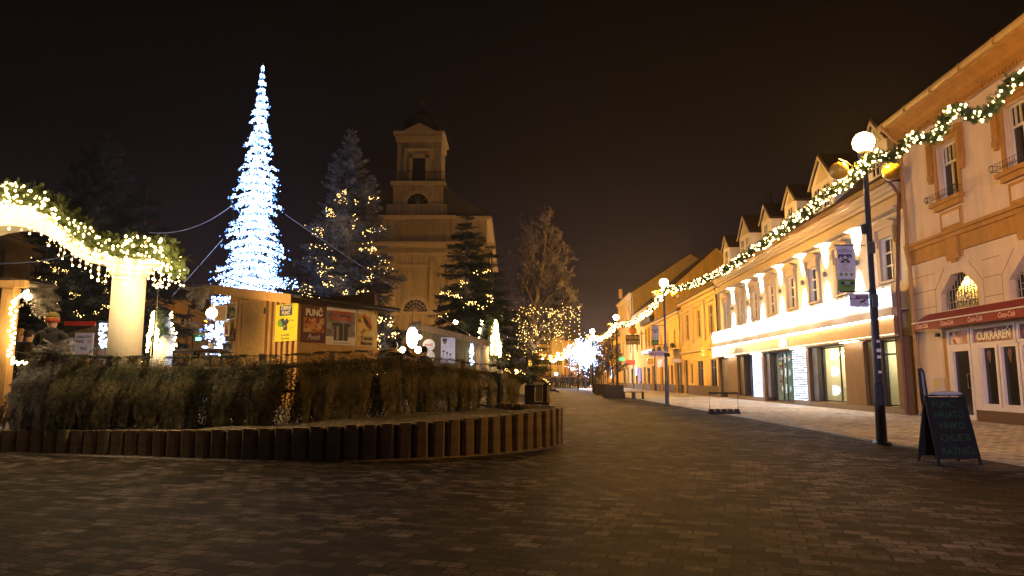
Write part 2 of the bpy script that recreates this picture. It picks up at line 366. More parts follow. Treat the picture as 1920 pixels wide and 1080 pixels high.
def bough(A,seed):
    rng=np.random.default_rng(seed); A=A.copy(); 
    # spine hangs: x along the bough, arching outwards first then down; local -y is the street side
    x=A[...,0].copy(); lat=A[...,1]*.52; up=A[...,2]
    th=x*1.75*(.8+.3*rng.random()); R=.62
    yy=-R*.55*np.sin(np.minimum(th,1.5))-.05*x; zz=-x*1.02+.16*np.sin(x*3.1)
    out=np.stack([lat+.06*np.sin(5*x),yy-up*.5-.04*np.abs(lat),zz+.0*up],-1)
    return out.astype(np.float32)
bough_me=[]
for s_ in range(6):
    A=bough(BP[s_%4],s_); V=A.reshape(-1,3)
    o=tri_mesh('spruce_bough',V,np.arange(len(V)).reshape(-1,3),HEDGE_M if s_<4 else HEDGE_F); bough_me.append(o.data); bpy.data.objects.remove(o)
nh=len(hp)
for k in range(100):
    t=(k+.5)/100*(nh-1.001); i=int(t); a=hp[i]; b=hp[i+1]; f=t-i
    near_end=(k<9); me=bough_me[(4+k%2) if near_end else (random.randrange(6) if random.random()<.22 else random.randrange(4))]
    o=link('spruce_bough',me,hedge); ang=math.atan2(b[1]-a[1],b[0]-a[0]); top=hz(t)
    o.location=(a[0]+(b[0]-a[0])*f,a[1]+(b[1]-a[1])*f-.02,top+random.uniform(-.05,.06)-(.35 if k%3==2 else 0))
    hgt=top-a[2]; sc=hgt*random.uniform(.92,1.06)*(.75 if k%3==2 else 1)
    o.scale=(sc*random.uniform(.85,1.25),sc*random.uniform(.7,1.1),sc); o.rotation_euler=(0,rad(random.uniform(-13,13)),ang+rad(random.uniform(-22,22)))
# denser under-layer, darker green for shade between boughs, and loose tips along the top, too many to count
tr=[]
for k in range(560):
    t=random.random()*(nh-1.001); i=int(t); a=hp[i]; b=hp[i+1]; f=t-i; top=hz(t); hgt=top-a[2]
    A=bough(branch_proto(k%6+50,nsh=8,k=3,w=.06),k); sc=hgt*random.uniform(.6,1.0); ang=math.atan2(b[1]-a[1],b[0]-a[0])+random.uniform(-.4,.4)
    A=A*np.array([sc*1.1,sc*.6,sc]); c,s=math.cos(ang),math.sin(ang); A=A@np.array([[c,-s,0],[s,c,0],[0,0,1]]).T
    if k%4==0: A[...,1]*=1
    A=A+np.array([a[0]+(b[0]-a[0])*f,a[1]+(b[1]-a[1])*f+random.choice([.04,.1,.16]),top-.06-random.random()*.35*hgt]); tr.append(A)
for k in range(150):
    t=random.random()*(nh-1.001); i=int(t); a=hp[i]; b=hp[i+1]; f=t-i; top=hz(t)
    A=PROTO[k%5]*random.uniform(.18,.38); c,s=math.cos(random.uniform(-.5,.5)),math.sin(random.uniform(-.5,.5)); ang=random.uniform(-2.8,.2); c,s=math.cos(ang),math.sin(ang)
    A=A@np.array([[c,-s,0],[s,c,0],[0,0,1]]).T; A[...,2]+=random.uniform(-.1,.08)*np.abs(A[...,0])
    tr.append(A+np.array([a[0]+(b[0]-a[0])*f,a[1]+(b[1]-a[1])*f,top-.05]))
T=np.concatenate(tr); o=crown_mesh('loose_twigs',T,SPRUCE_D,hedge); o['kind']='stuff'
# frosty tuft at the left end
tr=[]
for k in range(70):
    p=D(random.uniform(66,128),random.uniform(648,690),12.0); A=PROTO[k%5]*random.uniform(.25,.5); ang=random.uniform(0,TAU); pit=random.uniform(-.5,.7)
    c,s=math.cos(pit),math.sin(pit); A=A@np.array([[c,0,-s],[0,1,0],[s,0,c]]).T; c,s=math.cos(ang),math.sin(ang); A=A@np.array([[c,-s,0],[s,c,0],[0,0,1]]).T
    tr.append(A+np.array([p.x+.1,p.y+random.uniform(-.3,.3),p.z-.08]))
for k in range(60):
    p=D(random.uniform(38,80),random.uniform(690,795),11.95); A=PROTO[k%5]*random.uniform(.25,.45); ang=random.uniform(0,TAU); pit=random.uniform(-1.2,.1)
    c,s=math.cos(pit),math.sin(pit); A=A@np.array([[c,0,-s],[0,1,0],[s,0,c]]).T; c,s=math.cos(ang),math.sin(ang); A=A@np.array([[c,-s,0],[s,c,0],[0,0,1]]).T
    tr.append(A+np.array([p.x+.15,p.y+random.uniform(-.2,.3),p.z]))
T=np.concatenate(tr); o=crown_mesh('frosted_tuft',T,HEDGE_F,hedge); o['kind']='stuff'
mb=MB()   # sawn butt end of a bough
q=D(702,663,13.3); mb.tube([(q.x,q.y-.35,q.z),(q.x+.05,q.y+.3,q.z+.05)],.055,10); o=mb.build('cut_log',wood('cut_wood',(.5,.3,.16),(.7,.45,.25)),hedge)
# ================================================= TREES
def spruce(label,px,pyt,Y,R,n,seed,mat,z0=1.0,ground=.5,lights=0,band=(0,.6),tier=None,irregular=.3,droop=.35,name='spruce_tree',group='spruce trees round the square',prof=.85,bulb_r=.015,lift=.3):
    p=D(px,pyt,Y); Hh=p.z-ground; t=thing(name,label,'tree',(p.x,Y,ground),0,group)
    trunk('trunk',Hh*.97,Hh*.018+.04,BARK,t)
    T,cv=crown(Hh,R,z0,int(n*1.5),seed,droop=droop,tier=tier,irregular=irregular,prof=prof,lift=lift); crown_mesh('crown',T,mat,t)
    if lights:
        rng=np.random.default_rng(seed+99); P=[]
        sel=[c for c in cv if band[0]<=c[0]<=band[1] and c[2][-1,1]<-.12*c[1]]
        rng.shuffle(sel) if False else None
        while len(P)<lights and sel:
            h,r,c=sel[rng.integers(len(sel))]; k=rng.integers(3,9)
            a,b=sorted(.45+.55*rng.random(2)); b=min(1,a+.3)
            for u in np.linspace(a,b,k):
                x=u*5; i=min(int(x),4); q=c[i]*(1-(x-i))+c[i+1]*(x-i); P.append(q+rng.normal(0,.06,3)+np.array([0,-.08,.06]))
        P=P[:lights]; bulbs('light_string',P,bulb_r,BULB_S,t)['kind']='stuff'
        for k in range(3):
            z=Hh*(band[0]+(band[1]-band[0])*(k+.5)/3); light('POINT','tree_glow',(0,-R*.55*(1-z/Hh)-.3,z),lights*.05,WARM,.3,parent=t)
    return t
spruce('tall frosted spruce wound with warm lights left of the church tower',660,236,32,2.9,360,3,SPRUCE_F,z0=1.5,lights=560,band=(.12,.66),tier=26,prof=.75,droop=.2,lift=.35,irregular=.35)
spruce('dark spruce with loops of warm lights in front of the church wall',876,396,30,1.95,300,5,SPRUCE_D,z0=.8,lights=230,band=(.1,.66),tier=17,droop=.5,prof=.62,irregular=.2,lift=.1)
spruce('slimmer dark spruce just right of the lit spruce by the church',922,452,34,1.75,240,6,SPRUCE_D,z0=.8,lights=60,band=(.1,.4),tier=15,droop=.5,prof=.6,irregular=.2,lift=.1)
spruce('big dark spruce sprinkled with tiny lights behind the garlanded arch',200,242,30,3.5,430,8,SPRUCE_N,z0=.8,lights=330,band=(.1,.66),irregular=.35,prof=.7,bulb_r=.014)
spruce('lower dark spruce right of the big one behind the arch',276,336,33,2.8,260,9,SPRUCE_N,z0=.8,lights=90,band=(.1,.45),irregular=.35,tier=13,prof=.7,bulb_r=.014)
spruce('small frosted young spruce with lights between the two huts',722,590,22,.95,120,12,SPRUCE_F,z0=.3,lights=120,band=(.2,.9),bulb_r=.015)
spruce('far unlit spruce between the white light tree and the frosted spruce',572,448,40,1.9,140,14,SPRUCE_N,z0=1,irregular=.35)
spruce('far unlit spruce just left of the frosted spruce, lower of the pair',548,470,46,1.8,110,15,SPRUCE_N,z0=1,irregular=.4)
spruce('dark low spruce with a few lights beside the white far column',988,572,38,1.5,130,16,SPRUCE_D,z0=.5,lights=110,band=(.1,.8),bulb_r=.014)
# bare frosted deciduous tree
def bare_tree(label,px,pyt,Y,W,seed,ground=.5,lights=0,name='bare_tree',depth=5,upright=.75,group=None):
    rng=random.Random(seed); p=D(px,pyt,Y); Hh=p.z-ground; t=thing(name,label,'tree',(p.x,Y,ground),0,group)
    mb=MB(); tw=[]; segs=[]
    def grow(pos,d,l,r,lv):
        n=4; pts=[pos]; dd=d.copy(); rs=[r]
        for i in range(n):
            dd=(dd+Vector((rng.gauss(0,.10),rng.gauss(0,.10),rng.gauss(0,.06)+upright*.07))).normalized(); pts.append(pts[-1]+dd*l/n); rs.append(r*(1-.62*(i+1)/n))
        if lv<=2: mb.tube(pts,rs,7 if lv<1 else 5,cap=False)
        else: tw.append((pts,rs))
        if lv<=3: segs.extend(pts[1:])
        if lv>=depth: return
        k={0:20,1:10,2:7,3:5,4:3}[lv]
        for i in range(k):
            f=(.2+.78*(i+rng.random()*.6)/k) if lv else (.1+.86*i/k); j=min(int(f*n),n-1); u=f*n-j; q=pts[j].lerp(pts[j+1],u)
            az=rng.uniform(0,TAU); sp=rng.uniform(.4,.95) if lv else rng.uniform(.4,.8)
            a=dd.orthogonal(); a.rotate(Matrix.Rotation(az,3,dd)); nd=(dd*math.cos(sp)+a*math.sin(sp)); nd.z+=.12*upright; nd.normalize()
            ll=(l*.52*(1-.4*f) if lv else Hh*.5*(1-.5*f)*W)*rng.uniform(.75,1.15)
            grow(q,nd,ll,max(.006,r*(.5 if lv else .38)*(1-.4*f)),lv+1)
    grow(Vector((0,0,0)),Vector((0,0,1)),Hh*.97,Hh*.02,0)
    mb.build('trunk',BARK,t,True)
    tris=[]
    for pts,rs in tw:
        for i in range(len(pts)-1):
            a,b=pts[i],pts[i+1]; d=(b-a).normalized(); s=d.orthogonal().normalized(); s.rotate(Matrix.Rotation(rng.uniform(0,PI),3,d)); w=max(rs[i],.017); w2=max(rs[i+1],.013); s2=d.cross(s)
            tris.append((a-s*w,a+s*w,b+s*w2)); tris.append((a-s*w,b+s*w2,b-s*w2)); tris.append((a-s2*w,a+s2*w,b))
    A=np.array([[tuple(v) for v in tr_] for tr_ in tris],dtype=np.float32)
    crown_mesh('crown',A,TWIG,t)
    if lights:
        P=[]; low=[s for s in segs if Hh*.10<s.z<Hh*.46 and s.y<1.2]; low=low+[s for s in low if s.x>0]
        for k in range(lights):
            s=rng.choice(low); P.append((s.x+rng.gauss(0,.06),s.y-.08+rng.gauss(0,.06),s.z+rng.gauss(0,.08)))
        for k in range(9):   # hanging strands
            s=rng.choice(low); 
            for j in range(9): P.append((s.x+rng.gauss(0,.03),s.y,s.z-j*.2))
        bulbs('light_string',P,.016,BULB_S,t)['kind']='stuff'
        light('POINT','tree_glow',(0,-1.2,Hh*.25),60,WARM,.4,parent=t); light('POINT','tree_glow',(1.2,-.8,Hh*.32),45,WARM,.4,parent=t)
    return t
TWIG=M('frosted_twigs',(.07,.06,.06),.9,col2=(.25,.215,.24),scale=2)
bare_tree('tall bare frosted tree with warm light chains on its lower boughs, right of the church',1000,398,38,.70,4,lights=430)
# ================================================= WHITE LIGHT TREE
TINSEL=M('tinsel',(.5,.55,.65),.5,.2)
p=D(493,118,26); HL=p.z-.5; lt=thing('light_tree','tall slim tree of white light tiers with a blue glow fringe held by guy wires','light tree',(p.x,26,.5))
mb=MB(); mb.tube([(0,0,0),(0,0,HL)],[.12,.03],10); mb.build('mast',STEEL,lt)
LP=[branch_proto(90+s,nsh=6,k=2,w=.05) for s in range(3)]
def led_profile():
    T=[];cv=[]; rng=np.random.default_rng(44); ntier=36
    for i in range(ntier):
        h=(i+.4)/ntier; z=2.2+(HL-2.25)*h; R=1.46*(1-h)**.93+.02; R*=rng.uniform(.9,1.06)
        for k in range(9 if h<.6 else 6):
            az=TAU*k/9+rng.uniform(-.25,.25)+i*.35 if h<.6 else TAU*k/6+rng.uniform(-.3,.3); A=LP[rng.integers(3)].copy(); r=R*rng.uniform(.6,1.22)
            A[...,2]+=-.34*A[...,0]**2+.1*A[...,0]; A*=np.array([r,r*.6,r],dtype=np.float32)
            c,s=math.cos(az),math.sin(az); Rz=np.array([[c,-s,0],[s,c,0],[0,0,1]],dtype=np.float32); A=A@Rz.T; A[...,2]+=z; T.append(A)
            m=int(16+46*r)
            for j in range(m):
                x=rng.random()**.7; y=rng.normal(0,.16)*r*(.35+.4*x); q=np.array([x*r,y,(-.34*x*x+.1*x)*r+rng.normal(0,.04)])@Rz.T; q[2]+=z; cv.append(q)
    return np.concatenate(T),cv
T,cv=led_profile(); crown_mesh('tier_branches',T,TINSEL,lt)['kind']='stuff'
bulbs('light_string',cv[::3]+cv[1::3],.025,BULB_C,lt)['kind']='stuff'; bulbs('light_string',[c*np.array([1.13,1.13,1])+np.array([0,0,-.04]) for c in cv[2::3]],.024,EM('blue_fringe_bulb',(.12,.3,1),5),lt)['kind']='stuff'  # outer blue bulbs stand in for the tree's blue glow fringe
for k in range(6):
    z=2.6+(HL-3)*k/6.2; light('POINT','tree_glow',(0,-.25,z),300*(1-k/7.5),COOL,.25,parent=lt)
rng=random.Random(3); mb=MB()
for k in range(7):
    z=rng.uniform(3,HL*.8); a=rng.uniform(-.9,.9)-PI/2; R0=1.6*(1-z/HL)+.2; mb.tube([(R0*math.cos(a),R0*math.sin(a),z),(R0*1.25*math.cos(a+.2),R0*1.25*math.sin(a+.2),z-.5),(R0*1.2*math.cos(a+.4),R0*1.2*math.sin(a+.4),z-1.1)],.008,4)
mb.build('cable',WIRE,lt)
# coloured lights round its foot
P=[D(random.uniform(410,570),random.uniform(520,548),24.6) for _ in range(110)]
# guy wires
GUY=M('guy_wire',(.35,.35,.4),.5,.1)
def wire(label,a,b,r=.012,sag=.0,name='guy_wire',cat='wire',group=None,mat=None,n=12):
    a=Vector(a);b=Vector(b); mb=MB(); mb.tube([a.lerp(b,t)-Vector((0,0,sag*4*t*(1-t))) for t in np.linspace(0,1,n)],r,5); o=mb.build(name,mat or GUY); return tag(o,label,cat,group)
G1='guy wires of the light tree'
wire('pale guy wire from the light tree down to the left above the arch end',D(436,384,26),D(280,436,22),.007,.35,group=G1)
wire('steep pale guy wire from the light tree down towards the far arch',D(418,448,26),D(322,556,22),.007,0,group=G1)
wire('long pale guy wire from the light tree down to the right past the frosted spruce',D(535,402,26),D(915,648,27),.009,.1,group=G1)
wire('thin pink-lit line strung low from the far arch to the hut',D(300,598,24),D(420,612,22),.012,.03,group=None)
BW=M('black_cable',(.012,.012,.012),.5,.2)
wire('black power cable from the arch end sloping down to the hut roof',D(334,476,12),D(545,547,16.3),.012,.15,'power_cable','cable',mat=BW)
wire('black power cable lying along the hut roof edge',D(545,547,16.3),D(735,580,18.7),.014,.0,'power_cable','cable',mat=BW)
wire('thin black cable crossing the grey house at the left edge',D(-20,494,14),D(150,472,20),.012,.1,'power_cable','cable',mat=BW)
wire('thin black pole rising through the lights of the far arch',D(303,455,14),D(285,668,14),.018,0,'thin_pole','pole',mat=BW)
wire('black cable hanging from the hut corner beside the mead poster',D(722,590,18.9),D(705,668,18.7),.014,-.1,'power_cable','cable',mat=BW)
# ================================================= STRING BULB helper for individually built bulbs
mb=MB(); mb.sphere((0,0,0),1,8,6); _o=mb.build('light_bulb',BULB_W,None,True); BULB_ME=_o.data; bpy.data.objects.remove(_o)
def bulb_parts(P,r,parent,maxn=100,stuff_mat=None):
    idx=list(range(len(P))); random.shuffle(idx)
    for i in idx[:maxn]:
        o=link('light_bulb',BULB_ME,parent); o.location=P[i]; k=r*random.uniform(.8,1.3); o.scale=(k,k,k*1.2)
    if len(idx)>maxn: bulbs('light_bulb_string',[P[i] for i in idx[maxn:]],r*1.05,BULB_W,parent)['kind']='stuff'
# ================================================= ARCH with garland and icicle lights
PLASTER=M('white_plaster',(.66,.62,.54),.85,.08,scale=30,bump=.5)
def greenery(path,rad_,per,seed,mat,name,parent,size=.22,flat=1.0):
    rng=np.random.default_rng(seed); out=[]; P=np.array(path,dtype=np.float32); n=int(per*sum(np.linalg.norm(P[i+1]-P[i]) for i in range(len(P)-1)))
    GP=[branch_proto(200+s,nsh=4,k=3,w=.16) for s in range(4)]
    for k in range(n):
        t=rng.random()*(len(P)-1.001); i=int(t); c=P[i]*(1-(t-i))+P[i+1]*(t-i)
        A=GP[rng.integers(4)]*size*rng.uniform(.6,1.2)
        q=rng.normal(size=4); q/=np.linalg.norm(q); w,x,y,z=q
        Rm=np.array([[1-2*(y*y+z*z),2*(x*y-z*w),2*(x*z+y*w)],[2*(x*y+z*w),1-2*(x*x+z*z),2*(y*z-x*w)],[2*(x*z-y*w),2*(y*z+x*w),1-2*(x*x+y*y)]])
        A=A@Rm.T; d=rng.normal(size=3); d/=np.linalg.norm(d); d*=rad_*rng.random()**.6; d[1]*=flat
        out.append(A+c+d)
    T=np.concatenate(out).astype(np.float32); o=crown_mesh(name,T,mat,parent); o['kind']='stuff'; return o
ax=-8.72
def top(d): # height of the arch's upper edge from its centre
    xs=[0,.35,.7,1.05,1.4,1.75,2.1,2.6,2.9]; zs=[4.33,4.3,4.12,3.83,3.56,3.42,3.38,3.36,3.3]
    return float(np.interp(abs(d),xs,zs))
def bot(d):
    xs=[0,.4,.8,1.1,1.3,1.5,1.7,2.6]; zs=[3.86,3.8,3.62,3.40,3.26,3.19,3.17,3.17]
    return float(np.interp(abs(d),xs,zs))
def make_arch(label,gl,cx,cy,sc,detail=True,span_l=-2.6,rz=0.0,ground=.45):
    t=thing('garlanded_arch',label,'arch',(cx,cy,0),rz)
    t.scale=(sc,sc,sc)
    ds=np.linspace(span_l,2.55,40)
    mb=MB(); poly=[(d,bot(d)) for d in ds]+[(d,top(d)-.1) for d in ds[::-1]]
    for i in range(len(ds)-1):
        a,b=ds[i],ds[i+1]; V=[]
        for y in(-.24,.24):
            V+= [(a,y,bot(a)),(b,y,bot(b)),(b,y,top(b)-.1),(a,y,top(a)-.1)]
        mb.add(V,[(0,1,2,3),(7,6,5,4),(3,2,6,7),(4,5,1,0)])
    mb.face([(ds[-1],-.24,bot(ds[-1])),(ds[-1],.24,bot(ds[-1])),(ds[-1],.24,top(2.55)-.1),(ds[-1],-.24,top(2.55)-.1)])
    mb.face([(ds[0],.24,bot(ds[0])),(ds[0],-.24,bot(ds[0])),(ds[0],-.24,top(ds[0])-.1),(ds[0],.24,top(ds[0])-.1)])
    mb.build('arch_band',PLASTER,t)
    for sx in((-1,1) if span_l<-2 else (1,)):
        mb=MB(); mb.lathe([(.27,ground),(.265,3.0)],(sx*2.03,0,0),28); mb.build('column',PLASTER,t,True)
        mb=MB(); mb.lathe([(.29,2.98),(.3,3.05),(.35,3.06),(.36,3.165)],(sx*2.03,0,0),28); mb.build('capital',PLASTER,t)
    return t
arch=make_arch('white plaster arch thick with fir garland and icicle lights at the left edge','',ax,12,1)
agar=thing('fir_garland','dense fir garland dotted with warm bulbs along the top of the near arch','garland',(ax,12,0))
path=[(d,-.2,top(d)-.0) for d in np.linspace(-2.4,2.75,40)]; path2=[(d,.1,top(d)+.02) for d in np.linspace(-2.4,2.75,40)]
end=[(2.75,-.1,3.3),(2.84,-.05,3.15),(2.86,0,3.05)]
greenery([(a,b,c+.07) for a,b,c in path+end],.2,620,1,GARL,'greenery',agar,.15,.8); greenery(path2,.15,150,2,GARL,'greenery',agar,.2,.8)
P=[]; rng=random.Random(5)
for k in range(260):
    d=rng.uniform(-.9,2.8) if k>25 else rng.uniform(-2.4,-.9); P.append((d,-.28-rng.uniform(0,.14),top(d)+rng.uniform(-.2,.27)))
for k in range(16): P.append((rng.uniform(2.65,2.95),rng.uniform(-.3,.1),rng.uniform(2.95,3.35)))
bulb_parts(P,.019,agar)
icic=thing('icicle_lights','curtain of warm icicle lights hanging from the near arch garland','light chain',(ax,12,0))
P=[]; mb=MB()
for k in range(52):
    d=-.9+3.75*k/51+rng.uniform(-.02,.02); z0=top(d)-.12; ln=rng.choice([.14,.24,.34,.46]); y=-.33-rng.uniform(0,.05)
    pts=[(d+rng.uniform(-.015,.015),y,z0-ln*j/4) for j in range(5)]; mb.tube(pts,.004,3)
    for j in range(1+int(ln/.1)): P.append((d+rng.uniform(-.02,.02),y-.012,z0-j*.1-.04))
for k in range(26): 
    d=rng.uniform(2.55,2.95); P.append((d,rng.uniform(-.33,.2),rng.uniform(2.75,3.15)))
mb.build('wire',M('clear_wire',(.5,.4,.2),.4,.1),icic); bulb_parts(P,.016,icic)
for d,z,pw in((-.8,3.9,30),(.1,4.0,45),(.9,3.6,45),(1.55,3.0,32),(2.95,2.95,200),(-1.8,3.2,20)): light('POINT','garland_glow',(d,-.8,z),pw*.72,WARM,.12,parent=icic)
light('POINT','garland_glow',(.7,.2,3.3),14,WARM,.12,parent=icic)
# far arch (left middle) and far column
def ring_arch(label,px,py,Y,sc,rz,glabel,span,power=60):
    p=D(px,py,Y); t=make_arch(label,'',p.x,Y,sc,rz=rz,span_l=span)
    g=thing('fir_garland',glabel,'garland',(p.x,Y,0),rz); g.scale=(sc,)*3
    dd=np.linspace(max(span,-2.4),2.7,30); greenery([(d,-.18,top(d)) for d in dd],.18,110,9,GARL,'greenery',g,.25,.8)
    rg=random.Random(11); P=[]
    for k in range(420):
        d=rg.uniform(max(span,-2.4),2.8); P.append((d,-.42+rg.uniform(-.03,.03) if rg.random()<.8 else .3,top(d)-rg.uniform(-.15,.75)))
    bulbs('light_string',P,.035,BULB_W,g)['kind']='stuff'
    for d in(-.6,1.0,2.4): light('POINT','garland_glow',(d,-.7,top(d)-.25),power,WARM,.15,parent=g)
    return t
ring_arch('small looking far arch ringed with lights right of the near column',300,690,27,.86,rad(-58),'glowing garland round the far arch seen past the near column',-2.6)
ring_arch('far white column and arch seen end-on right of the second hut',914,690,27.6,.80,rad(86),'glowing garland over the far end-on arch by the church spruces',-2.6,50)
# ================================================= HUTS
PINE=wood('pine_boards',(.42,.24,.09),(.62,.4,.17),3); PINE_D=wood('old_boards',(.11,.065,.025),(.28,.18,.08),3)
OSB=M('chipboard',(.30,.17,.06),.75,col2=(.62,.42,.17),scale=14,ramp=(.38,.62))
OSB.node_tree.nodes[OSB['noise']].inputs['Distortion'].default_value=3.5
ROOFING=M('roofing_felt',(.03,.028,.025),.8,.3)
P1=(D(563,600,16.5).x,16.5); HA=unit2(.6,.8)   # near corner, direction of the poster wall
HB=(-HA[1],HA[0])
def f1(px,py): a=F(P1,HB,px,py); return a   # (distance along left wall, z)
def f2(px,py): return F(P1,HA,px,py)
hrz=math.atan2(HA[1],HA[0])
hut=thing('market_hut','pine market hut with chipboard door and a row of food posters, largest of the huts','market hut',(P1[0],P1[1],0),hrz)
LA=f2(708,620)[0]; LBk=f1(428,620)[0]
def roofz(x,y):
    zc=f1(563,562)[1]; return zc+y*((f1(428,546)[1]-zc)/LBk)+x*((f2(738,583)[1]-zc)/f2(738,583)[0])
mb=MB(); nb=14
for i in range(nb*2):   # left wall (x=0): overlapping boards
    y0=LBk*i/(nb*2); y1=LBk*(i+1)/(nb*2)
    if f1(500,620)[0]<(y0+y1)/2<f1(450,620)[0]: zb=f1(475,560)[1]
    else: zb=.5
    o=.0 if i%2 else .05; y0+=.012; y1-=.012
    mb.add([(-o,y0,zb),(-o,y1,zb),(-o,y1,roofz(0,y1)),(-o,y0,roofz(0,y0)),(.05,y0,zb),(.05,y1,zb),(.05,y1,roofz(0,y1)),(.05,y0,roofz(0,y0))],[(0,3,2,1),(4,5,6,7),(0,1,5,4),(1,2,6,5),(2,3,7,6),(3,0,4,7)])
mb.build('board_wall',PINE,hut)
mb=MB(); mb.add([(.03,.01,.5),(LA,.01,.5),(LA,.01,roofz(LA,0)),(.03,.01,roofz(0,0)),(.03,.08,.5),(LA,.08,.5),(LA,.08,roofz(LA,0)),(.03,.08,roofz(0,0))],[(0,3,2,1)[::-1],(4,5,6,7)[::-1],(0,1,5,4),(1,2,6,5),(2,3,7,6),(3,0,4,7)])
mb.build('chipboard_wall',OSB,hut)
mb=MB(); mb.box(LA-.06,LA,.08,LBk,.5,roofz(LA,LBk)); mb.box(.05,LA-.06,LBk-.06,LBk,.5,roofz(LA,LBk)); mb.build('board_wall',PINE_D,hut)
mb=MB()
a=f1(500,620)[0]; b=f1(450,620)[0]; zt=f1(475,562)[1]
mb.box(.0,.03,a+.07,b-.07,.55,zt-.08); dr=mb.build('door',OSB,hut)
mb=MB(); mb.box(-.05,.02,a,a+.08,.5,zt); mb.box(-.05,.02,b-.08,b,.5,zt); mb.box(-.055,.02,a,b,zt-.085,zt+.01); mb.build('frame',PINE,dr)
mb=MB(); mb.box(-.075,-.05,a+.01,a+.05,zt-.4,zt-.25); mb.box(-.075,-.05,a+.01,a+.05,1.1,1.25); mb.build('hinge',DARKMETAL,dr)
ex=.45
def R4(z,x0,x1,y0,y1): return [(x0,y0,roofz(x0,y0)+z),(x1,y0,roofz(x1,y0)+z),(x1,y1,roofz(x1,y1)+z),(x0,y1,roofz(x0,y1)+z)]
mb=MB()
def RT(z): return [(-.28,-.38,roofz(-.28,-.38)+z),(LA+.45,-.38,roofz(LA+.45,-.38)+z),(LA+.45,.5,roofz(LA+.45,-.2)+z),(-.28,LBk+.7,roofz(-.28,LBk+.7)+z)]
V=RT(.03)+RT(.09); mb.add(V,[(0,3,2,1),(4,5,6,7),(0,1,5,4),(1,2,6,5),(2,3,7,6),(3,0,4,7)]); mb.build('roof',ROOFING,hut)
mb=MB(); V=R4(-.13,-.33,-.28,-.05,LBk+.75)+R4(.10,-.33,-.28,-.05,LBk+.75); mb.add(V,[(0,3,2,1),(4,5,6,7),(0,1,5,4),(1,2,6,5),(2,3,7,6),(3,0,4,7)]); mb.build('roof_beam',PINE,hut)
mb=MB(); V=R4(-.10,-.25,LA+.4,-.02,.07)+R4(.03,-.25,LA+.4,-.02,.07); mb.add(V,[(0,3,2,1),(4,5,6,7),(0,1,5,4),(1,2,6,5),(2,3,7,6),(3,0,4,7)]); mb.build('roof_rail',PINE_D,hut)
# posters (each its own thing, hung on the hut)
def blotch(name,cols,scale=7,rough=.4):
    m=bpy.data.materials.new(name); m.use_nodes=True; nt=m.node_tree; b=nt.nodes['Principled BSDF']; b.inputs['Roughness'].default_value=rough
    tc=nt.nodes.new('ShaderNodeTexCoord'); v=nt.nodes.new('ShaderNodeTexVoronoi'); v.inputs['Scale'].default_value=scale; n=nt.nodes.new('ShaderNodeTexNoise'); n.inputs['Scale'].default_value=scale*.7; n.inputs['Detail'].default_value=4
    nt.links.new(tc.outputs['Object'],n.inputs['Vector']); mx=nt.nodes.new('ShaderNodeMix'); mx.data_type='RGBA'; mx.inputs[0].default_value=.35
    nt.links.new(tc.outputs['Object'],v.inputs['Vector']); nt.links.new(v.outputs['Color'],mx.inputs[6]); nt.links.new(n.outputs['Color'],mx.inputs[7])
    r=nt.nodes.new('ShaderNodeValToRGB'); e=r.color_ramp.elements
    while len(e)<len(cols): e.new(.5)
    for i,c in enumerate(cols): e[i].position=.25+.5*i/(len(cols)-1); e[i].color=(*c,1)
    nt.links.new(mx.outputs[2],r.inputs['Fac']); nt.links.new(r.outputs['Color'],b.inputs['Base Color']); return m
YEL=M('yellow_print',(.75,.68,.04),.45,.05); BLK=M('black_print',(.02,.02,.025),.5,.1); WHT=M('white_print',(.75,.73,.7),.45,.04); RED=M('red_print',(.55,.06,.03),.45,.1)
MAR=M('maroon_print',(.09,.012,.02),.4,.2); NAVY=M('navy_print',(.05,.06,.14),.4,.2); GRNP=M('green_print',(.16,.4,.05),.5,.2); ORG=M('orange_print',(.6,.22,.04),.5,.2); GREYP=M('grey_print',(.3,.28,.28),.5,.2); AMB=M('amber_print',(.62,.42,.12),.5,.2)
FRUIT=blotch('fruit_photo',[(.03,.01,.01),(.35,.04,.02),(.5,.25,.04),(.55,.5,.4)],9); PIPE=blotch('interior_photo',[(.03,.03,.05),(.1,.09,.12),(.2,.16,.16),(.35,.3,.3)],5); HONEY=blotch('honey_photo',[(.2,.1,.02),(.6,.35,.06),(.7,.55,.2),(.6,.6,.45)],6)
T0=Vector((0,0,1))
# local frame of hut: poster wall plane y=0 faces -y ; text runs +x
def poster_on_wall(name,label,px0,px1,py0t,py0b,cat='poster'):
    x0=f2(px0,(py0t+py0b)/2)[0]; x1=f2(px1,(py0t+py0b)/2)[0]; z1=f2(px0,py0t)[1]; z0=f2(px0,py0b)[1]
    t=thing(name,label,cat,(P1[0],P1[1],0),hrz); return t,x0,x1,z0,z1
X_=Vector((1,0,0)); 
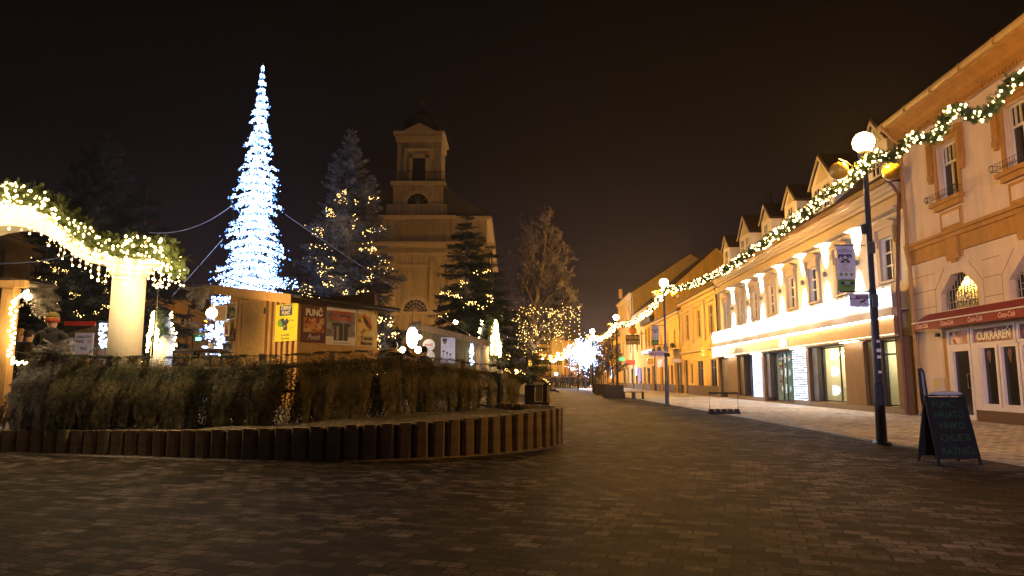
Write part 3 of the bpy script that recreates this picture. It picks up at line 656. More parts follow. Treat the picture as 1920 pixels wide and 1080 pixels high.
# wrap-round yellow poster: part on the left wall, part on the poster wall
o_=MB(); yl=f1(521,605)[0]; zt_=f1(540,571)[1]; zb_=f1(540,640)[1]
o_.mat(0).box(-.075,-.065,.0,yl,zb_,zt_); 
mid=yl*.52; tx=(0,-1,0); FZ=Vector((0,0,1))
o_.mat(1).box(-.078,-.075,mid-.24,mid+.26,zt_-.28,zt_-.02)
o_.mat(2).text('ČIERNY',.12,(-.079,mid,zt_-.13),tx,FZ,bold=.03); o_.text('PUNČ',.12,(-.079,mid,zt_-.25),tx,FZ,bold=.03)
o_.mat(3).text('100% ŠŤAVA z čiernych ríbezlí',.052,(-.077,mid,zt_-.42),tx,FZ,bold=.015); o_.text('to vás láka',.075,(-.077,mid,zb_+.13),tx,FZ,bold=.02); o_.text('čaro zimy!',.075,(-.077,mid,zb_+.045),tx,FZ,bold=.02)
for k in range(15):
    o_.mat(1).sphere((-.08,mid+.05+random.uniform(-.14,.12),zb_+.42+random.uniform(-.13,.13)),.045,8,5,(.25,1,1))
o_.mat(4).sphere((-.078,mid+.2,zb_+.45),.13,8,5,(.08,1,.8)); o_.mat(5).text('čierne',.05,(-.077,mid-.22,zb_+.3),tx,FZ,shear=.3)
o=o_.build('advertising_poster',[YEL,NAVY,WHT,BLK,GRNP,RED]); o.location=(P1[0],P1[1],0); o.rotation_euler=(0,0,hrz); tag(o,'yellow drinks poster with black currants at the corner of the big hut','poster','posters on the big hut')
def flat(px0,px1,pt,pb):
    x0=f2(px0,600)[0]; x1=f2(px1,600)[0]; return x0,x1,f2(px0,pb)[1],f2(px0,pt)[1]
def fin(o,label): o.location=(P1[0],P1[1],0); o.rotation_euler=(0,0,hrz); tag(o,label,'poster','posters on the big hut')
x0,x1,z0,z1=flat(565,610,570,641); m=MB(); w=x1-x0; h=z1-z0; c=(x0+x1)/2
m.mat(0).box(x0,x1,-.02,0,z0,z1); m.mat(1).box(x0+.08*w,x1-.08*w,-.023,-.02,z0+.27*h,z0+.66*h); m.mat(2).text('PUNČ',h*.235,(c,-.024,z0+.72*h),X_,FZ,bold=.05,stretch=.86); m.text('Punch',h*.2,(c,-.024,z0+.08*h),X_,FZ,shear=.45,stretch=.8)
for k in range(9): m.mat(3).sphere((c+random.uniform(-.3,.3)*w,-.023,z0+random.uniform(.34,.6)*h),.04,8,5,(1,.1,1))
fin(m.build('advertising_poster',[MAR,FRUIT,WHT,ORG]),'dark maroon poster lettered PUNČ above a fruit picture on the big hut')
x0,x1,z0,z1=flat(611,667,574,646); m=MB(); w=x1-x0; h=z1-z0; c=(x0+x1)/2
m.mat(3).box(x0,x1,-.02,0,z0,z1); m.mat(1).box(x0,x1-.04*w,-.023,-.02,z0+.14*h,z0+.9*h); m.mat(3).box(x0,x0+.24*w,-.025,-.023,z0+.14*h,z0+.22*h); m.box(x1-.28*w,x1,-.025,-.023,z0+.14*h,z0+.22*h)
m.mat(4).box(x0+.27*w,x0+.72*w,-.026,-.023,z0+.12*h,z0+.52*h); m.mat(5).box(x0+.33*w,x0+.42*w,-.028,-.026,z0+.14*h,z0+.5*h); m.box(x0+.55*w,x0+.58*w,-.028,-.026,z0+.12*h,z0+.7*h); m.mat(4).box(x0+.18*w,x0+.8*w,-.026,-.023,z0+.5*h,z0+.58*h)
m.mat(2).text('OBČERSTVENIE',h*.125,(c,-.027,z0+.81*h),X_,FZ,bold=.04,stretch=.74); m.text('POD KAMEROU',h*.125,(c,-.027,z0+.66*h),X_,FZ,bold=.04,stretch=.8)
m.mat(0).text('Tešíme sa na Vašu návštevu',h*.06,(c,-.024,z0+.04*h),X_,FZ,shear=.3,stretch=.8)
fin(m.build('advertising_poster',[BLK,PIPE,RED,WHT,BLK,GREYP]),'poster with red letters OBČERSTVENIE POD KAMEROU over a dark picture')
x0,x1,z0,z1=flat(668,706,577,649); m=MB(); w=x1-x0; h=z1-z0; c=(x0+x1)/2
m.mat(0).box(x0,x1,-.02,0,z0,z1); m.mat(1).box(x0+.04*w,x1-.04*w,-.023,-.02,z0+.28*h,z1-.03*h)
m.mat(2).prism([(x0+.25*w,z0+.8*h),(x0+.4*w,z0+.88*h),(x0+.78*w,z0+.55*h),(x0+.7*w,z0+.42*h),(x0+.45*w,z0+.52*h)],(-.03,-.023),lambda a,b,t:(a,t,b))
for k in range(5): m.mat(3).prism([(x0+(.28+.09*k)*w,z0+(.84-.07*k)*h),(x0+(.33+.09*k)*w,z0+(.84-.07*k)*h),(x0+(.42+.07*k)*w,z0+(.62-.04*k)*h),(x0+(.38+.07*k)*w,z0+(.6-.04*k)*h)],(-.033,-.03),lambda a,b,t:(a,t,b))
m.mat(3).text('Trnavská',h*.145,(c,-.026,z0+.17*h),X_,FZ,bold=.045,stretch=.78); m.text('Medovina',h*.145,(c,-.026,z0+.04*h),X_,FZ,bold=.045,stretch=.72)
fin(m.build('advertising_poster',[AMB,HONEY,ORG,BLK]),'golden poster lettered Trnavská Medovina, rightmost on the big hut')
# small frames on the left wall
def frame_on_left(label,pa,pb,pt,pbm,mats,kind,name='picture_board',cat='picture'):
    y0=f1(pb,600)[0]; y1=f1(pa,600)[0]; z1=f1(pa,pt)[1]; z0=f1(pa,pbm)[1]; m=MB(); m.mat(0).box(-.07,-.045,y0,y1,z0,z1); w=y1-y0; h=z1-z0; c=(y0+y1)/2
    m.mat(1).box(-.073,-.07,y0+.06*w,y1-.06*w,z0+.05*h,z1-.05*h)
    if kind=='bell':
        m.mat(0).text('Teraz otvorené',h*.1,(-.075,c,z1-.2*h),tx,FZ); m.sphere((-.074,c,z0+.42*h),.3*w,12,7,(.1,1,1.3)); m.mat(2).text('8',h*.4,(-.09,c,z0+.3*h),tx,FZ,bold=.02)
    o=m.build(name,mats); o.location=(P1[0],P1[1],0); o.rotation_euler=(0,0,hrz); tag(o,label,cat,'pictures pinned to the big hut'); return o
ART=blotch('holiday_photo',[(.02,.03,.02),(.1,.16,.06),(.5,.35,.08),(.6,.3,.25)],8); ART2=blotch('food_photo',[(.04,.02,.01),(.3,.1,.03),(.5,.35,.1),(.2,.15,.05)],9)
frame_on_left('white framed colourful picture, topmost on the left wall of the big hut',423,447,570,600,[WHT,ART,BLK],'')
frame_on_left('dark framed food picture in the middle of the big hut left wall',428,446,618,640,[BLK,ART2,BLK],'')
frame_on_left('dark grey notice with a pale oval, lowest on the big hut left wall',425,442,643,673,[GREYP,M('slate_print',(.05,.055,.08),.5,.2),BLK],'bell')
m=MB(); a=D(403,572,17.8); b=D(424,602,17.8); m.box(a.x,b.x,17.8,17.83,b.z,a.z); m.mat(1).box(a.x+.03,b.x-.03,17.795,17.8,b.z+.03,a.z-.03); tag(m.build('hanging_board',[WHT,M('tan_board',(.45,.32,.2),.6,.1)]),'plain tan board with white edge hanging left of the big hut','board')
m=MB(); a=D(421,602,17.6); b=D(429,630,17.6); m.box(a.x,b.x,17.6,17.63,b.z,a.z); m.mat(1).box(a.x+.02,b.x-.02,17.595,17.6,b.z+.03,a.z-.03); tag(m.build('hanging_board',[WHT,ART2]),'narrow reddish picture strip on the edge of the big hut','board')
# frosted boughs decorating the hut corner and the stall
def loose_bough(label,px,py,Y,size,n,mat,dirx):
    p=D(px,py,Y); tr=[]
    for k in range(n):
        A=PROTO[k%5]*size*random.uniform(.7,1.1); pit=random.uniform(.1,1.1); c,s=math.cos(pit),math.sin(pit); A=A@np.array([[c,0,s],[0,1,0],[-s,0,c]]).T
        az=random.uniform(-.7,.7)+(PI if dirx<0 else 0); c,s=math.cos(az),math.sin(az); A=A@np.array([[c,-s,0],[s,c,0],[0,0,1]]).T; tr.append(A)
    o=crown_mesh('spruce_sprig',np.concatenate(tr),mat,None); o.location=p; tag(o,label,'sprig','frosted spruce sprigs'); return o
loose_bough('frosted spruce sprig hanging off the left roof corner of the big hut',394,538,17.9,.62,16,HEDGE_F,-1)
loose_bough('frosted spruce sprig sticking out from the wooden stall post',58,528,13.9,.8,18,HEDGE_F,1)
loose_bough('frosted spruce sprig on the left roof corner of the second hut',790,602,22.8,.55,14,HEDGE_F,-1)
# second hut
Y2=23.0
a=D(787,612,Y2); b=D(893,640,Y2); t2=thing('market_hut','smaller dark board hut with round white signs and a bottle poster, second from the left','market hut',(a.x,Y2,0))
W2=b.x-a.x; za=a.z; zb=D(893,642,Y2).z
mb=MB(); nb=26
for i in range(nb):
    x0=W2*i/nb; x1=W2*(i+1)/nb; o=.025 if i%2 else 0; z=za+(zb-za)*(i+.5)/nb; mb.box(x0,x1,-o,.04,.5,z)
mb.build('board_wall',wood('dark_boards',(.07,.045,.012),(.19,.13,.04),3),t2); mb=MB(); mb.box(0,.05,.04,2,.5,za); mb.box(W2-.05,W2,.04,2,.5,zb); mb.box(.05,W2-.05,1.95,2,.5,zb); mb.build('side_wall',PINE_D,t2)  # front wall has its own darker, yellowish wood
mb=MB(); V=[(-.25,-.3,za+.06),(W2+.4,-.3,zb-.03),(W2+.4,2.3,zb-.03),(-.25,2.3,za+.06)]; V+=[(x,y,z+.07) for x,y,z in V]; mb.add(V,[(0,3,2,1),(4,5,6,7),(0,1,5,4),(1,2,6,5),(2,3,7,6),(3,0,4,7)]); mb.build('roof',ROOFING,t2)
mb=MB(); V=[(-.28,-.34,za-.06),(W2+.42,-.34,zb-.15),(W2+.42,-.3,zb-.15),(-.28,-.3,za-.06)]; V+=[(x,y,z+.2) for x,y,z in V]; mb.add(V,[(0,3,2,1),(4,5,6,7),(0,1,5,4),(1,2,6,5),(2,3,7,6),(3,0,4,7)]); mb.build('roof_beam',PINE_D,t2)
for (py,lab,txt) in((647,'round white sign with red lettering PUNČ on the second hut','PUNČ'),(668,'round white sign half hidden below the lettered one on the second hut','')):
    q=D(804,py,Y2-.1); m=MB(); m.tube([(q.x,Y2-.1,q.z),(q.x,Y2-.06,q.z)],.2,28)
    if txt: m.mat(1).text(txt,.1,(q.x,Y2-.104,q.z-.03),X_,FZ,bold=.04); m.mat(2).text('horúci nápoj',.035,(q.x,Y2-.104,q.z-.1),X_,FZ)
    tag(m.build('round_sign',[WHT,RED,GREYP]),lab,'sign','round signs on the second hut')
a=D(827,633,Y2-.06); b=D(853,681,Y2-.06); w=b.x-a.x; h=a.z-b.z; c=(a.x+b.x)/2; m=MB(); yy=Y2-.08
LIL=M('lilac_print',(.6,.57,.68),.4,.05)
m.mat(0).box(a.x,b.x,yy,yy+.02,b.z,a.z); m.mat(1).prism([(a.x+.12*w,a.z-.03*h),(a.x+.42*w,a.z-.03*h),(a.x+.4*w,a.z-.2*h),(a.x+.27*w,a.z-.28*h),(a.x+.14*w,a.z-.2*h)],(yy-.004,yy),lambda p,q,t:(p,t,q)); 
for k in range(3): m.mat(2).sphere((a.x+(.17+.1*k)*w,yy-.004,a.z-(.08+.04*(k%2))*h),.03*1.2,8,5,(1,.1,1))
m.mat(1).text('BAR',.05,(a.x+.7*w,yy-.004,a.z-.27*h),X_,FZ); m.box(a.x+.1*w,b.x-.1*w,yy-.003,yy,a.z-.375*h,a.z-.365*h)
for k in range(3):
    x=a.x+(.2+.24*k)*w; hh=(.5-.06*k)*h; m.mat(2).box(x-.06*w,x+.06*w,yy-.004,yy,b.z+hh-.08*h,b.z+hh); m.box(x-.02*w,x+.02*w,yy-.004,yy,b.z+hh-.17*h,b.z+hh-.1*h)
    z0=b.z+.03*h; z1=b.z+hh-.2*h; m.mat(2)
    for (p,q,r,s) in((x-.08*w,x-.07*w,z0,z1),(x+.07*w,x+.08*w,z0,z1),(x-.08*w,x+.08*w,z0,z0+.01*h),(x-.08*w,x+.08*w,z1,z1+.01*h)): m.box(p,q,yy-.004,yy,r,s)
tag(m.build('advertising_poster',[LIL,M('crest_print',(.25,.12,.06),.5,.2),BLK]),'pale lilac poster with a crest and three bottles on the second hut','poster')
# glowing lamp and candle-like lights between the huts
def lamp_glow(name,label,px,py,Y,r,col,st,power,sc=(1,1,1)):
    p=D(px,py,Y); m=MB(); m.sphere((0,0,0),r,14,9,sc); t=thing(name,label,'lamp',p); m.build('glowing_bulb',EM('glow_'+str(px),col,st,False),t,True)
    m=MB(); m.tube([(0,0,r*sc[2]*.9),(0,0,r*sc[2]+.1)],.03,8); m.tube([(0,0,r*sc[2]+.1),(0,0,r*sc[2]+.45)],.008,5); m.build('lamp_holder',BLACK,t); light('POINT','lamp_light',(0,-r-.12,0),power,col,r,parent=t); return t
lamp_glow('hanging_lamp','bright bluish white lamp hanging before the second hut',773,633,20.4,.17,(.75,.8,1),40,8,(1,1,1.8))
lamp_glow('hanging_lamp','small warm lamp low between the two huts, left one',755,656,19,.08,(1,.7,.35),30,5)
lamp_glow('hanging_lamp','warm flame-like lamp in front of the second hut door',784,656,19,.09,(1,.72,.4),30,5)
lamp_glow('hanging_lamp','tiny warm bulb on the second hut corner',787,632,22.6,.07,(1,.75,.4),20,5)
lamp_glow('hanging_lamp','orange lamp by the left edge of the big hut',397,587,15.6,.12,(1,.6,.2),40,240)
lamp_glow('hanging_lamp','small orange lamp beyond the right end of the hedge',967,697,27,.09,(1,.5,.12),40,20)
lamp_glow('hanging_lamp','warm star-bright lamp under the wooden stall beam',52,556,13.6,.07,(1,.65,.25),40,14)
# third far hut
Y3=58; a=D(991,697,Y3); b=D(1023,697,Y3); t3=thing('market_hut','small closed brown log hut beside the crowd, farthest of the huts','market hut',(a.x,Y3,0)); w=b.x-a.x
mb=MB()
for i in range(9): mb.box(0,w,-.03*(i%2),.05,.05+a.z*i/9,.05+a.z*(i+1)/9-.01)
mb.box(0,w,.05,2,0,a.z); mb.build('log_wall',PINE_D,t3)
mb=MB(); mb.prism([(-.2,a.z),(w+.25,a.z),(w+.2,a.z+.1),(w+.1,a.z+.42),(-.1,a.z+.42),(-.2,a.z+.1)],(-.4,2.2),lambda p,q,t:(p,t,q)); mb.build('roof',M('brown_roof',(.07,.035,.02),.8,.2),t3)
mb=MB(); mb.box(w*.38,w*.66,-.06,-.03,.1,a.z-.15); mb.build('shutter',PINE,t3)
# left wooden stall and deck
deck=MB(); 
for i in range(34): deck.box(-16,-9.3 if True else 0,12.15+i*.2,12.15+i*.2+.19,.44,.5+.002*(i%3))
o=deck.build('wooden_deck',PINE_D); tag(o,'raised wooden plank floor under the stall at the left edge','deck')
YS=12.6; t=thing('wooden_stall','pine stall frame with a lit post at the left edge of the picture','stall',(0,YS,0))
a=D(4,600,YS); b=D(26,600,YS); mb=MB(); mb.box(a.x,b.x,-.08,.1,.5,D(10,540,YS).z); mb.build('post',PINE,t)
c0=D(-60,527,YS); c1=D(55,527,YS); mb=MB(); mb.box(c0.x-1.2,c1.x,-.12,.0,D(0,540,YS).z,D(0,527,YS).z); mb.build('beam',PINE,t)
mb=MB(); mb.box(c0.x-1.2,c1.x-.25,-.1,1.2,D(0,526,YS).z,D(0,526,YS).z+.04); mb.build('roof',ROOFING,t)
P=[]
for k in range(26): q=D(24-6*k/26+random.uniform(-4,8),560+120*k/26,YS-.15); P.append((q.x,-.15,q.z))
for k in range(8): q=D(22+4*k,682-2*(k%3),YS-.15); P.append((q.x,-.15,q.z))
for k in range(8): q=D(24+4*k,566-3*k,YS-.15); P.append((q.x,-.15,q.z))
g=thing('light_chain','warm light chain running down the pine stall post','light chain',(0,YS,0)); bulb_parts(P,.02,g); light('POINT','chain_glow',(D(30,620,YS).x,-.4,2.0),10,WARM,.1,parent=g)
# stall behind with punch sign
Y4=18.5; a=D(108,632,Y4); b=D(187,606,Y4); mb=MB(); n_=12; t=thing('market_hut','low board booth with a sloping roof behind the hedge at left','market hut',(0,Y4,0))
for i in range(n_):
    x0=a.x+(b.x-a.x)*i/n_; x1=a.x+(b.x-a.x)*(i+1)/n_-.01; z=D(108,628,Y4).z+(D(187,608,Y4).z-D(108,628,Y4).z)*i/n_; mb.box(x0,x1,.02*(i%2),.06,.5,z)
mb.box(b.x-.08,b.x,.06,1.6,.5,D(187,608,Y4).z); mb.build('board_wall',PINE_D,t)
z0=D(108,628,Y4).z;z1=D(187,606,Y4).z; mb=MB(); V=[(a.x-.15,-.2,z0),(b.x+.1,-.2,z1),(b.x+.1,1.8,z1),(a.x-.15,1.8,z0)]; V+=[(x,y,z+.06) for x,y,z in V]; mb.add(V,[(0,3,2,1),(4,5,6,7),(0,1,5,4),(1,2,6,5),(2,3,7,6),(3,0,4,7)]); mb.build('roof',ROOFING,t)
mb=MB(); q0=D(131,606,Y4); q1=D(188,612,Y4); mb.box(q0.x,q1.x,-.25,-.2,q1.z,q0.z+.03); mb.build('red_edge',RED,t)
a=D(141,624,Y4-.4); b=D(173,660,Y4-.4); w=b.x-a.x; c=(a.x+b.x)/2; yy=Y4-.4; m=MB(); m.mat(0).box(a.x,b.x,yy,yy+.03,b.z-.2,a.z)
m.mat(1).text('VIANOČNÝ',.09,(c,yy-.004,a.z-.14),X_,FZ,bold=.03,stretch=.8); m.text('PUNČ',.1,(c-.1,yy-.004,a.z-.26),X_,FZ,bold=.03,stretch=.8); m.mat(2).text('2017',.09,(c+.15,yy-.004,a.z-.26),X_,FZ,bold=.03,stretch=.6); m.mat(1).text('TEPLÉ',.09,(c,yy-.004,a.z-.44),X_,FZ,bold=.03,stretch=.8)
tag(m.build('price_board',[LIL,NAVY,RED]),'pale board lettered VIANOČNÝ PUNČ 2017 behind the hedge at left','sign')
a=D(118,632,Y4-.6); b=D(137,652,Y4-.6); m=MB(); m.box(a.x,b.x,Y4-.6,Y4-.57,b.z-.1,a.z); m.mat(1).box(a.x+.02,b.x-.02,Y4-.603,Y4-.6,b.z-.08,a.z-.02); tag(m.build('price_board',[GREYP,LIL]),'small blank pale board left of the lettered punch board','sign')
def net(name,label,quads,n,r,mat,power,col,cat='light net',seed=1):
    rg=random.Random(seed); t=thing(name,label,cat,(0,0,0)); P=[]; mb=MB()
    for (x0,y0,x1,y1,Y) in quads:
        for k in range(n):
            q=D(rg.uniform(x0,x1),rg.uniform(y0,y1),Y+rg.uniform(-.15,.15)); P.append(q)
        a=D(x0,y0,Y); b=D(x1,y1,Y)
        for k in range(5): z=a.z+(b.z-a.z)*k/4; mb.tube([(a.x,Y,z),(b.x,Y,z)],.006,3)
        light('POINT','net_glow',(a+b)/2+Vector((0,-.4,0)),power,col,.2,parent=t)
    bulbs('light_string',P,r,mat,t)['kind']='stuff'; mb.build('wire',WIRE,t); return t
net('light_curtain','blue-white light curtain in the gap left of the near column',[(186,606,200,652,17)],60,.03,BULB_C,12,COOL,seed=2)
net('light_figure','tangle of blue-white light figures left of the big hut',[(385,608,420,640,21),(406,628,420,668,20.5),(398,566,410,606,22),(380,650,412,664,23)],60,.03,BULB_C,14,COOL,seed=3)
net('light_chain','blue lights glimpsed beneath the left roof edge of the big hut',[(396,556,426,570,23)],50,.03,EM('blue_bulb',(.2,.35,1),14),5,(.3,.4,1),'light chain',seed=4)
net('light_chain','blue and green lights on the hut roof at the foot of the light tree',[(412,520,560,540,24.6)],110,.025,EM('blue_bulb',(.25,.45,1),14),5,(.3,.4,1),'light chain',seed=5)
net('light_curtain','bright white curtain at the right end of the second hut',[(881,645,888,684,22.8)],40,.03,BULB_C2,10,(.9,.95,1),seed=6)
# bistro table
q=D(385,655,13.6); t=thing('bistro_table','tall round dark bistro table behind the hedge left of the big hut','table',(q.x,13.6,.5)); zt=q.z-.5
mb=MB(); mb.lathe([(.50,zt-.07),(.53,zt-.05),(.53,zt-.01),(.51,zt)],(0,0,0),40); mb.build('table_top',M('table_top',(.06,.045,.05),.35,.3),t)
for k in range(3):
    an=k*TAU/3+.3; mb=MB(); mb.tube([(.3*math.cos(an),.3*math.sin(an),zt-.07),(.34*math.cos(an),.34*math.sin(an),0)],.025,8); mb.build('leg',BLACK,t)
o=MB().tube([(D(395,649,13.6).x,13.6,zt+.5),(D(395,649,13.6).x,13.6,zt+.62)],.045,12).mat(0).build('paper_cup',WHT); tag(o,'white paper cup on the bistro table','cup')
# ================================================= CHURCH (front plane Y=60)
CST=plaster('church_plaster',(.26,.205,.135),.6,var=.2,scale=.5,bump=.2); CSTD=M('church_panel',(.2,.16,.11),.85,.15,scale=2); CROOF=M('church_roof',(.035,.03,.03),.6,.3); CTRIM=M('church_trim',(.28,.22,.145),.85,.1,scale=3)
YC=60; ch=thing('church','tall neoclassical church with a square bell tower and DEO lettered on its front','church',(-8.35,YC,0))
def ring_box(mb,hw,y0,y1,z0,z1,out): mb.box(-hw-out,hw+out,y0-out,y1+out,z0,z1)
def arch_poly(cx,r,z,n=14,a0=0,a1=PI): return [(cx+r*math.cos(a0+(a1-a0)*i/n),z+r*math.sin(a0+(a1-a0)*i/n)) for i in range(n+1)]
mb=MB()
mb.box(-7.0,6.3,.0,16,0,12.8); mb.box(-3.9,3.4,-.6,.0,0,12.8)
mb.box(-6.9,6.1,.3,16,12.8,15.6); mb.box(-3.2,3.2,-.45,.3,12.8,15.2)
for x in(-3.75,-1.95,1.55,3.0): mb.box(x-.35,x+.35,-.72,-.6,0,11.4)
mb.box(-6.85,-6.2,-.1,0,0,11.4); mb.box(5.6,6.25,-.1,0,0,11.4)
mb.build('wall',CST,ch)
mb=MB()
for hw,z0,z1,o in((7.0,11.9,12.15,.05),(7.0,12.55,12.8,.35),(7.0,12.8,13.05,.55)):
    mb.box(-hw-o,hw-.7+o,-o,15,z0,z1); mb.box(-3.9-o,3.4+o,-.6-o,-.0,z0+.001,z1+.002)
for k in range(64): x=-7.1+13.5*k/63; mb.box(x-.055,x+.055,(-.82 if -4<x<3.5 else -.2),(-.6 if -4<x<3.5 else 0),12.18,12.5)
mb.box(-7.2,6.5,.1,15,15.3,15.6); mb.box(-3.4,3.4,-.7,.29,15.2,15.5); mb.box(-3.0,2.6,-.66,-.6,10.9,11.15)
mb.build('cornice',CTRIM,ch)
mb=MB(); mb.box(-1.9,1.7,-.5,-.45,13.5,15.0); mb.build('panel_frame',CSTD,ch)
mb=MB(); mb.box(-1.75,1.55,-.53,-.5,13.65,14.85); mb.mat(1).text('DEO',1.05,(-.1,-.54,13.88),(1,0,0),(0,0,1),bold=.06,stretch=1.25); mb.build('inscription_panel',[CST,M('gilt_letters',(.22,.14,.05),.6,.2)],ch)
mb=MB(); mb.box(-2.55,2.25,.2,4.8,15.5,16.7); mb.box(-2.85,2.55,.05,5,15.5,16.65)
mb.box(-2.3,2.2,.35,4.6,16.65,18.45); mb.build('tower_base',CST,ch)
mb=MB(); mb.prism(arch_poly(-.05,1.28,16.72)+[],(.28,.35),lambda a,b,t:(a,t,b)); mb.build('arch_surround',CTRIM,ch)
mb=MB(); mb.prism(arch_poly(-.05,.92,16.75),(.26,.28),lambda a,b,t:(a,t,b)); w_=mb.build('window',GLASS,ch); 
mb=MB(); 
for a in(.6,1.2,1.57,1.95,2.5): mb.tube([(-.05,.25,16.76),(-.05+.9*math.cos(a),.25,16.76+.9*math.sin(a))],.02,4)
mb.build('frame',CSTD,w_)
mb=MB(); mb.box(-2.5,2.4,.1,4.9,18.45,18.8); mb.build('balcony',CTRIM,ch)
mb=MB(); 
for z in(18.9,19.65): mb.box(-2.35,2.25,.16,.2,z,z+.05)
for k in range(17): x=-2.3+4.55*k/16; mb.box(x-.015,x+.015,.165,.195,18.8,19.65)
for x in(-1.25,1.1):
    for a in range(12): mb.tube([(x+.28*math.cos(TAU*a/12),.15,19.27+.28*math.sin(TAU*a/12)),(x+.28*math.cos(TAU*(a+1)/12),.15,19.27+.28*math.sin(TAU*(a+1)/12))],.025,4)
mb.build('railing',BLACK,ch)
mb=MB(); mb.box(-1.45,1.35,.55,4.4,18.8,22.9); mb.box(-2.05,-1.45,.75,4.2,18.8,22.6); mb.box(1.35,1.95,.75,4.2,18.8,22.6); mb.build('tower_shaft',CST,ch)
for a_,b_ in((-2.05,-1.46),(1.36,1.95)): mb=MB(); mb.box(a_,b_,.7,.75,18.8,22.6); mb.build('recess_panel',CSTD,ch)
mb=MB(); mb.box(-.95,-.62,.45,.55,18.8,21.3); mb.box(.55,.88,.45,.55,18.8,21.3); mb.box(-.95,.88,.45,.55,21.05,21.4); mb.box(-1.25,1.2,.3,.55,21.75,21.95); mb.build('door_surround',CTRIM,ch)
mb=MB(); mb.box(-.62,.55,.52,.545,18.8,21.05); mb.build('louvre_door',BLACK,ch)
mb=MB(); mb.box(-2.15,2.05,.4,4.6,22.6,22.95); mb.box(-2.36,2.26,.2,4.8,23.25,23.5)
for k in range(28): x=-2.12+4.14*k/27; mb.box(x-.045,x+.045,.28,.4,22.98,23.22)
mb.prism([(-1.6,23.5),(1.5,23.5),(-.05,24.25)],(.25,.5),lambda a,b,t:(a,t,b)); mb.box(-2.15,2.05,.4,4.6,22.95,23.25); mb.build('tower_cornice',CTRIM,ch)
mb=MB(); mb.lathe([(2.1,23.5),(2.0,23.9),(1.75,24.0),(1.7,24.9),(1.45,25.3),(.95,25.7),(.4,25.9),(.22,26.0),(.3,26.2),(.05,26.35)],(-.05,2.4,0),24); mb.build('dome',CROOF,ch,True)
mb=MB(); mb.box(-.09,-.01,2.36,2.44,26.3,27.4); mb.box(-.42,.32,2.37,2.43,26.9,26.99); mb.build('cross',M('dark_gilt',(.15,.1,.03),.4,.2,metal=.6),ch)
mb=MB(); mb.prism([(-7.3,15.6),(6.6,15.6),(2.8,18.1),(-3.3,18.1)],(.5,15.5),lambda a,b,t:(a,t,b)); mb.build('roof',CROOF,ch)
mb=MB(); mb.prism(arch_poly(.05,1.35,7.0),(-.68,-.6),lambda a,b,t:(a,t,b)); mb.box(-1.8,1.9,-.75,-.6,6.75,7.0); mb.build('arch_surround',CTRIM,ch)
mb=MB(); mb.prism(arch_poly(.05,1.0,7.02),(-.71,-.68),lambda a,b,t:(a,t,b)); w_=mb.build('window',GLASS,ch)
mb=MB()
for a in np.linspace(.25,2.9,8): mb.tube([(.05,-.72,7.03),(.05+1.0*math.cos(a),-.72,7.03+1.0*math.sin(a))],.025,4)
for rr in(.5,.78): 
    pp=arch_poly(.05,rr,7.03); mb.tube([(a,-.72,b) for a,b in pp],.02,4)
mb.build('frame',CTRIM,w_)
mb=MB(); mb.box(-1.1,1.2,-.64,-.6,.1,4.6); mb.build('door',PINE_D,ch)
mb=MB(); mb.tube([(6.35,-.3,12.5),(6.45,-.35,12.3),(6.35,-.12,11.6),(6.35,-.12,.1)],.06,6); mb.build('downpipe',DARKMETAL,ch)
# ================================================= STREET LAMPS
GOLD=M('amber_glass',(.75,.42,.05),.12,.1,spec=.7,coat=.6); GLOBE=EM('lamp_globe_glow',(1,.45,.06),950,True)
def make_lamp(label):
    t=thing('street_lamp',label,'street lamp',(0,0,0),0,'street lamps along the street')
    mb=MB(); mb.lathe([(.17,0),(.16,.04),(.095,.06),(.09,1.1),(.075,1.15),(.07,2.9),(.055,2.95),(.05,5.45)],(0,0,0),16); mb.build('post',POLE,t,False)
    mb=MB(); mb.lathe([(.05,5.45),(.1,5.5),(.13,5.62),(.12,5.68)],(0,0,0),16); 
    mb.build('globe_collar',POLE,t)
    mb=MB(); mb.sphere((0,0,5.87),.2,20,12); mb.build('glowing_globe',GLOBE,t,True)
    for sx in(-1,1):
        mb=MB(); mb.tube([(0,0,5.2),(sx*.2,0,5.33),(sx*.38,0,5.46),(sx*.52,0,5.52),(sx*.54,0,5.46)],.016,6); mb.build('arm',POLE,t)
        mb=MB(); mb.sphere((sx*.53,0,5.28),.185,18,10,(1,1,.95)); g=mb.build('side_globe',GOLD,t,True)
    return t
POLE=M('lamp_pole',(.03,.032,.045),.3,.3,metal=.4,scale=3)
LL=[(6.94,13.27,'nearest street lamp, with three globes and a town banner, before the glowing shop'),(7.38,33.4,'second street lamp along the pavement, with pale banner and direction boards'),(7.87,52.3,'third street lamp along the pavement, beside the planter boxes'),(7.8,67.4,'fourth street lamp, just right of the white glare'),(7.93,83.8,'fifth street lamp, on the left rim of the white glare'),(8.2,100,'sixth lamp of the row, over the crowd'),(8.6,113,'seventh lamp of the row, over the left of the crowd'),(8.3,126,'eighth lamp of the row, in the hazy distance'),(7.8,141,'ninth lamp of the row, where the garland ends in haze'),(7.0,159,'tenth lamp, far down the street left of the crowd'),(5.3,177,'eleventh lamp, tiny above the far log hut'),(4.2,193,'twelfth lamp, farthest speck above the far log hut')]
GLOBE2=EM('far_globe_glow',(1,.47,.06),2500,True); GLOBE3=EM('square_globe_glow',(1,.5,.12),310,True)
def reglobe(o,mat):
    for c_ in o.children:
        if c_.name.startswith('glowing_globe'):
            if mat.name not in bpy.data.meshes: me_=c_.data.copy(); me_.materials.clear(); me_.materials.append(mat); me_.name=mat.name
            c_.data=bpy.data.meshes[mat.name]
base=None
